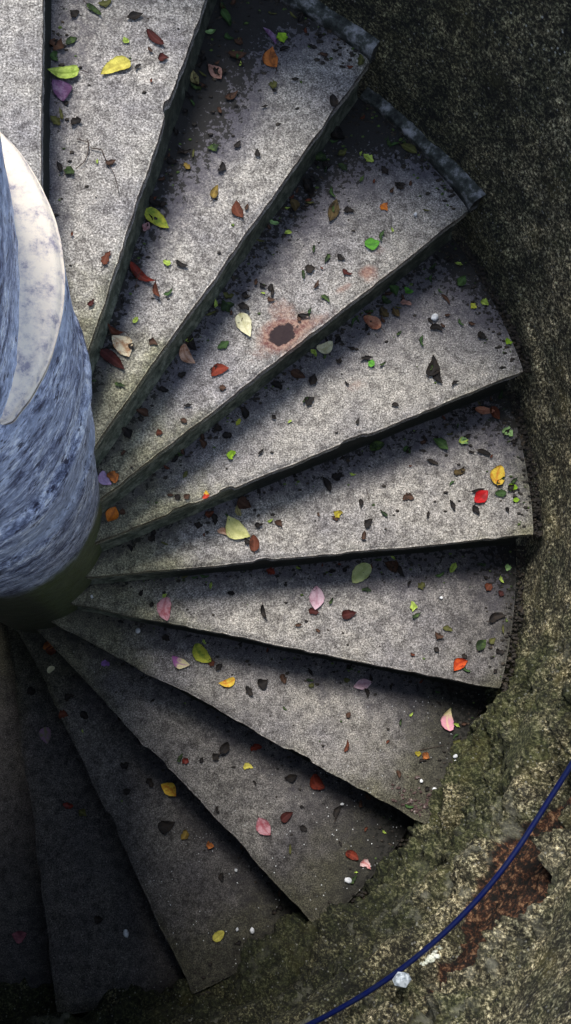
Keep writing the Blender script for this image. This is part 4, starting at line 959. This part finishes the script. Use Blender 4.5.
twig([[(1.0062, 0.0693), (1.0109, 0.0483), (1.0125, 0.0244)]], 5, 'fine dark stalk lying across the bright middle of the sixth step', .0008)

# ------------------------------------------------------------------ pale stones, chips and droppings
M_WHITE = (lambda s: s.fin(s.ramp(s.noise(90, 3, .6), [(.4, (.50, .52, .56)), (.6, (.88, .89, .92))]), .6))(NT('white_stone'))
M_CRUMB = (lambda s: s.fin(s.ramp(s.noise(60, 4, .7), [(.38, (.012, .010, .009)), (.55, (.035, .028, .022)), (.7, (.09, .065, .04))]), .8))(NT('dark_crumbs'))
M_CRUMBG = (lambda s: s.fin(s.ramp(s.noise(60, 4, .7), [(.38, (.02, .035, .012)), (.6, (.10, .16, .03)), (.7, (.25, .35, .06))]), .8))(NT('green_crumbs'))
def stone_mesh(r, rng, sub=2):
    import bmesh
    bm = bmesh.new(); bmesh.ops.create_icosphere(bm, subdivisions=sub, radius=r)
    ax, ay, az = rng.uniform(.7, 1.1), rng.uniform(.55, .9), rng.uniform(.35, .55); sd = rng.randint(0, 999)
    co = np.array([v.co[:] for v in bm.verts]); nz = fbm(co[:, 0]/r*1.3+sd, co[:, 1]/r*1.3, co[:, 2]/r*1.3, sd, 3)
    for v, q in zip(bm.verts, nz): v.co *= 1+.35*q; v.co.x *= ax; v.co.y *= ay; v.co.z *= az
    mz = min(v.co.z for v in bm.verts)
    for v in bm.verts: v.co.z -= mz
    f = [tuple(v.index for v in fc.verts) for fc in bm.faces]; V = [tuple(v.co) for v in bm.verts]
    bm.free(); return V, f
WH = [(4, 1.2016, 0.5313, 0.023, 'white dropping splashed on the fifth step between dark leaves', 'bird dropping'),
 (3, 1.1249, 0.7637, 0.0138, 'single white pebble on the outer part of the fourth step', 'pebble'),
 (6, 1.2482, -0.2355, 0.0121, 'tiny white pebble alone on the outer half of the seventh step', 'pebble'),
 (7, 0.329, -0.2919, 0.0200, 'white stone chip on the dark inner part of the eighth step', 'pebble'),
 (7, 1.2991, -0.7082, 0.0217, 'upper of two white pebbles below the pink and yellow leaf', 'pebble'),
 (7, 1.2977, -0.7262, 0.0155, 'lower of two white pebbles below the pink and yellow leaf', 'pebble'),
 (7, 1.2256, -0.8068, 0.0215, 'white stone near the rubble at the outer end of the eighth step', 'pebble'),
 (9, 0.6229, -1.2341, 0.0162, 'small white chip right of the lone yellow leaf on the tenth step', 'pebble'),
 (9, 0.6249, -1.0523, 0.0140, 'small white chip high on the shaded side of the tenth step', 'pebble'),
 (9, 0.6715, -1.2399, 0.0227, 'larger pale grey chip near the outer end of the tenth step', 'pebble'),
 (10, 0.2567, -1.256, 0.0250, 'white chip on the dark outer part of the eleventh step', 'pebble'),
 (8, 0.9696, -1.0786, 0.0221, 'white chip by the mossy rim of the ninth step', 'pebble'),
 (6, 0.1982, -0.1979, 0.0117, 'tiny white pebble close to the column foot', 'pebble'),
 (7, 1.1868, -0.7783, 0.0123, 'little white pebble left of the rubble on the eighth step', 'pebble'),
 (8, 0.9624, -0.8477, 0.0128, 'little white pebble in the shade under the eighth step edge', 'pebble')]
for k, x, y, d, lab, cat in WH:
    V, f = stone_mesh(d*.5, rng); x, y = fit_on_step(k, x, y, d)
    o = link('pebble' if cat == 'pebble' else 'bird_dropping', V, f, M_WHITE)
    o.location = (x, y, -k*RISE+ZT-.001); o.rotation_euler = (0, 0, rng.uniform(0, 6)); tag(o, lab, cat, 'white pebbles on the steps' if cat == 'pebble' else None)
# grey stone lodged beside the cable low on the wall
V, f = stone_mesh(.024, rng, 1)
M_GSTONE = (lambda s: s.fin(s.ramp(s.noise(90, 3, .6), [(.4, (.22, .26, .30)), (.6, (.62, .68, .74))]), .6))(NT('grey_stone'))
o = link('stone', V, f, M_GSTONE, smooth=False); a_ = radians(-50.9); o.location = (.993*S*cos(a_), .993*S*sin(a_), -.258*S); tag(o, 'pale grey stone stuck in the wall beside the lower end of the blue cable', 'stone')

# ------------------------------------------------------------------ small leaf scraps, one object each
scrap_src = []
for i in range(14):
    pal = ['dark', 'dark', 'brown', 'darkgreen', 'dark', 'olive', 'dark', 'rust', 'darkgreen', 'dark', 'green', 'brown', 'dark', 'lime'][i]
    o, _, _ = leaf_mesh('leaf_scrap', rng.uniform(.015, .030), rng.uniform(.010, .017), rng.uniform(.5, 1.3), rng, leaf_mat(pal), None, None, 7, 5)
    scrap_src.append(o)
STEPW = {0: 'on the pale first step at the top left', 1: 'along the riser of the step with the broad yellow leaf', 2: 'on the step with the dried orange leaf', 3: 'on the step with the rust stain', 4: 'on the step just below the rust-stained one',
 5: 'on the step with the golden and scarlet leaves', 6: 'on the step with the orange-red leaf', 7: 'on the step with the pink and yellow leaf', 8: 'on the grey ragged-edged ninth step', 9: 'on the dim step with the golden folded leaf'}
NSC = {0: 3, 1: 22, 2: 46, 3: 50, 4: 44, 5: 40, 6: 32, 7: 24, 8: 14, 9: 8}
used = [False]*14
for k, n in NSC.items():
    for q in range(n):
        i = rng.randrange(14)
        if not used[i]: o = scrap_src[i]; used[i] = True
        else:
            o = scrap_src[i].copy(); C.objects.link(o)
        while True:
            r = math.sqrt(rng.uniform(.33**2, 1.475**2)); hi = float(nose_angle(k-1, r)); lo = float(nose_angle(k, r))
            m = rng.random()
            u = (rng.random()**2.6)*.9+.02 if m < .7 else rng.random()*.92+.02
            if m > .86: r = 1.475-abs(rng.gauss(0, .05))
            hi = float(nose_angle(k-1, r)); lo = float(nose_angle(k, r))
            if k in (2, 3) and r < .8 and rng.random() < .5: continue
            break
        a = hi+(lo-hi)*u
        o.location = (r*cos(a), r*sin(a), -k*RISE+ZT); o.rotation_euler = (0, 0, rng.uniform(0, 6.28)); s0 = rng.uniform(.7, 1.35); o.scale = (s0, s0, s0)
        tag(o, 'tiny leaf scrap '+STEPW[k], 'leaf scrap', 'leaf scraps '+STEPW[k])
for i in range(14):
    if not used[i]: bpy.data.objects.remove(scrap_src[i], do_unlink=True)

# crumbs of rotted leaf and dirt: nobody could count them
def crumbs(name, n, mat, label, fn, size, seed, cat='debris'):
    rg = random.Random(seed); V = []; f = []
    for q in range(n):
        res = fn(rg)
        if res is None: continue
        x, y, z = res; a = rg.uniform(.5, 1.5)*size; o = len(V)
        ang = rg.uniform(0, 6.28); fl = rg.uniform(.25, .7)
        m = 5
        for j in range(m):
            t = ang+2*pi*j/m; rr = a*rg.uniform(.6, 1.2); V.append((x+rr*cos(t), y+rr*sin(t)*.7, z))
        for j in range(m):
            t = ang+2*pi*j/m; rr = a*rg.uniform(.35, .8); V.append((x+rr*cos(t), y+rr*sin(t)*.7, z+a*fl))
        V.append((x, y, z+a*fl*1.2))
        for j in range(m):
            b = (j+1) % m
            f.append((o+j, o+b, o+m+b, o+m+j)); f.append((o+m+j, o+m+b, o+2*m))
        f.append(tuple(o+j for j in range(m))[::-1])
    ob = link(name, V, f, mat, smooth=False); tag(ob, label, cat, kind='stuff'); return ob
def on_step_back(rg):
    k = rg.choices(range(1, 10), [8, 16, 14, 12, 12, 9, 8, 5, 2])[0]
    if rg.random() < .38: r = 1.495-abs(rg.gauss(0, .03)); u = rg.uniform(.0, .95)
    else:
        r = math.sqrt(rg.uniform(.3**2, 1.49**2)); u = min(.95, abs(rg.gauss(0, .10))+.012)
        if rg.random() < .2: u = rg.uniform(0, .9)
    hi = float(nose_angle(k-1, r)); lo = float(nose_angle(k, r)); a = hi+(lo-hi)*u
    return r*cos(a), r*sin(a), -k*RISE+.0005
crumbs('leaf_litter', 1000, M_CRUMB, 'dark crumbs of rotted leaf and dirt gathered at the backs and rims of the steps', on_step_back, .0060, 3)
crumbs('moss_litter', 260, M_CRUMBG, 'green crumbs of moss and leaf scattered on the steps', on_step_back, .0045, 4)
def gap(rg):
    k = rg.choices(range(2, 10), [3, 4, 8, 8, 7, 5, 5, 3])[0]
    r = rg.uniform(1.502, 1.53); hi = float(nose_angle(k-1, 1.49)); lo = float(nose_angle(k, 1.49)); a = rg.uniform(lo, hi)
    return r*cos(a), r*sin(a), -k*RISE-.03+rg.uniform(0, .02)
crumbs('gap_dirt', 1300, M_CRUMB, 'dark soil and leaf crumbs packed in the gap between steps and wall', gap, .0075, 5)
def rub(rg):
    a = radians(rg.gauss(-38.5, 2.2)); r = 1.47-abs(rg.gauss(0, .05)); k = 7
    if not (float(nose_angle(7, r))+.01 < a < float(nose_angle(6, r))-.01):
        return None
    return r*cos(a), r*sin(a), -k*RISE+.0005
M_RUB = (lambda s: s.fin(s.ramp(s.noise(70, 4, .7), [(.38, (.03, .015, .014)), (.55, (.10, .06, .055)), (.72, (.5, .45, .42))]), .8))(NT('brown_rubble'))
crumbs('rubble', 260, M_RUB, 'brown and white rubble crumbs at the outer end of the eighth step', rub, .0065, 6)


M_LICHEN = (lambda s: s.fin(s.ramp(s.noise(90, 3, .6), [(.4, (.50, .52, .40)), (.6, (.88, .90, .80))]), .8))(NT('white_lichen'))
def lich(rg):
    a = radians(rg.gauss(-48.0, .5)); zz = rg.gauss(-.365, .014)
    return 1.500*cos(a), 1.500*sin(a), zz
crumbs('lichen_tuft', 45, M_LICHEN, 'white lichen specks on the wall just right of the grey stone', lich, .006, 9, 'lichen')
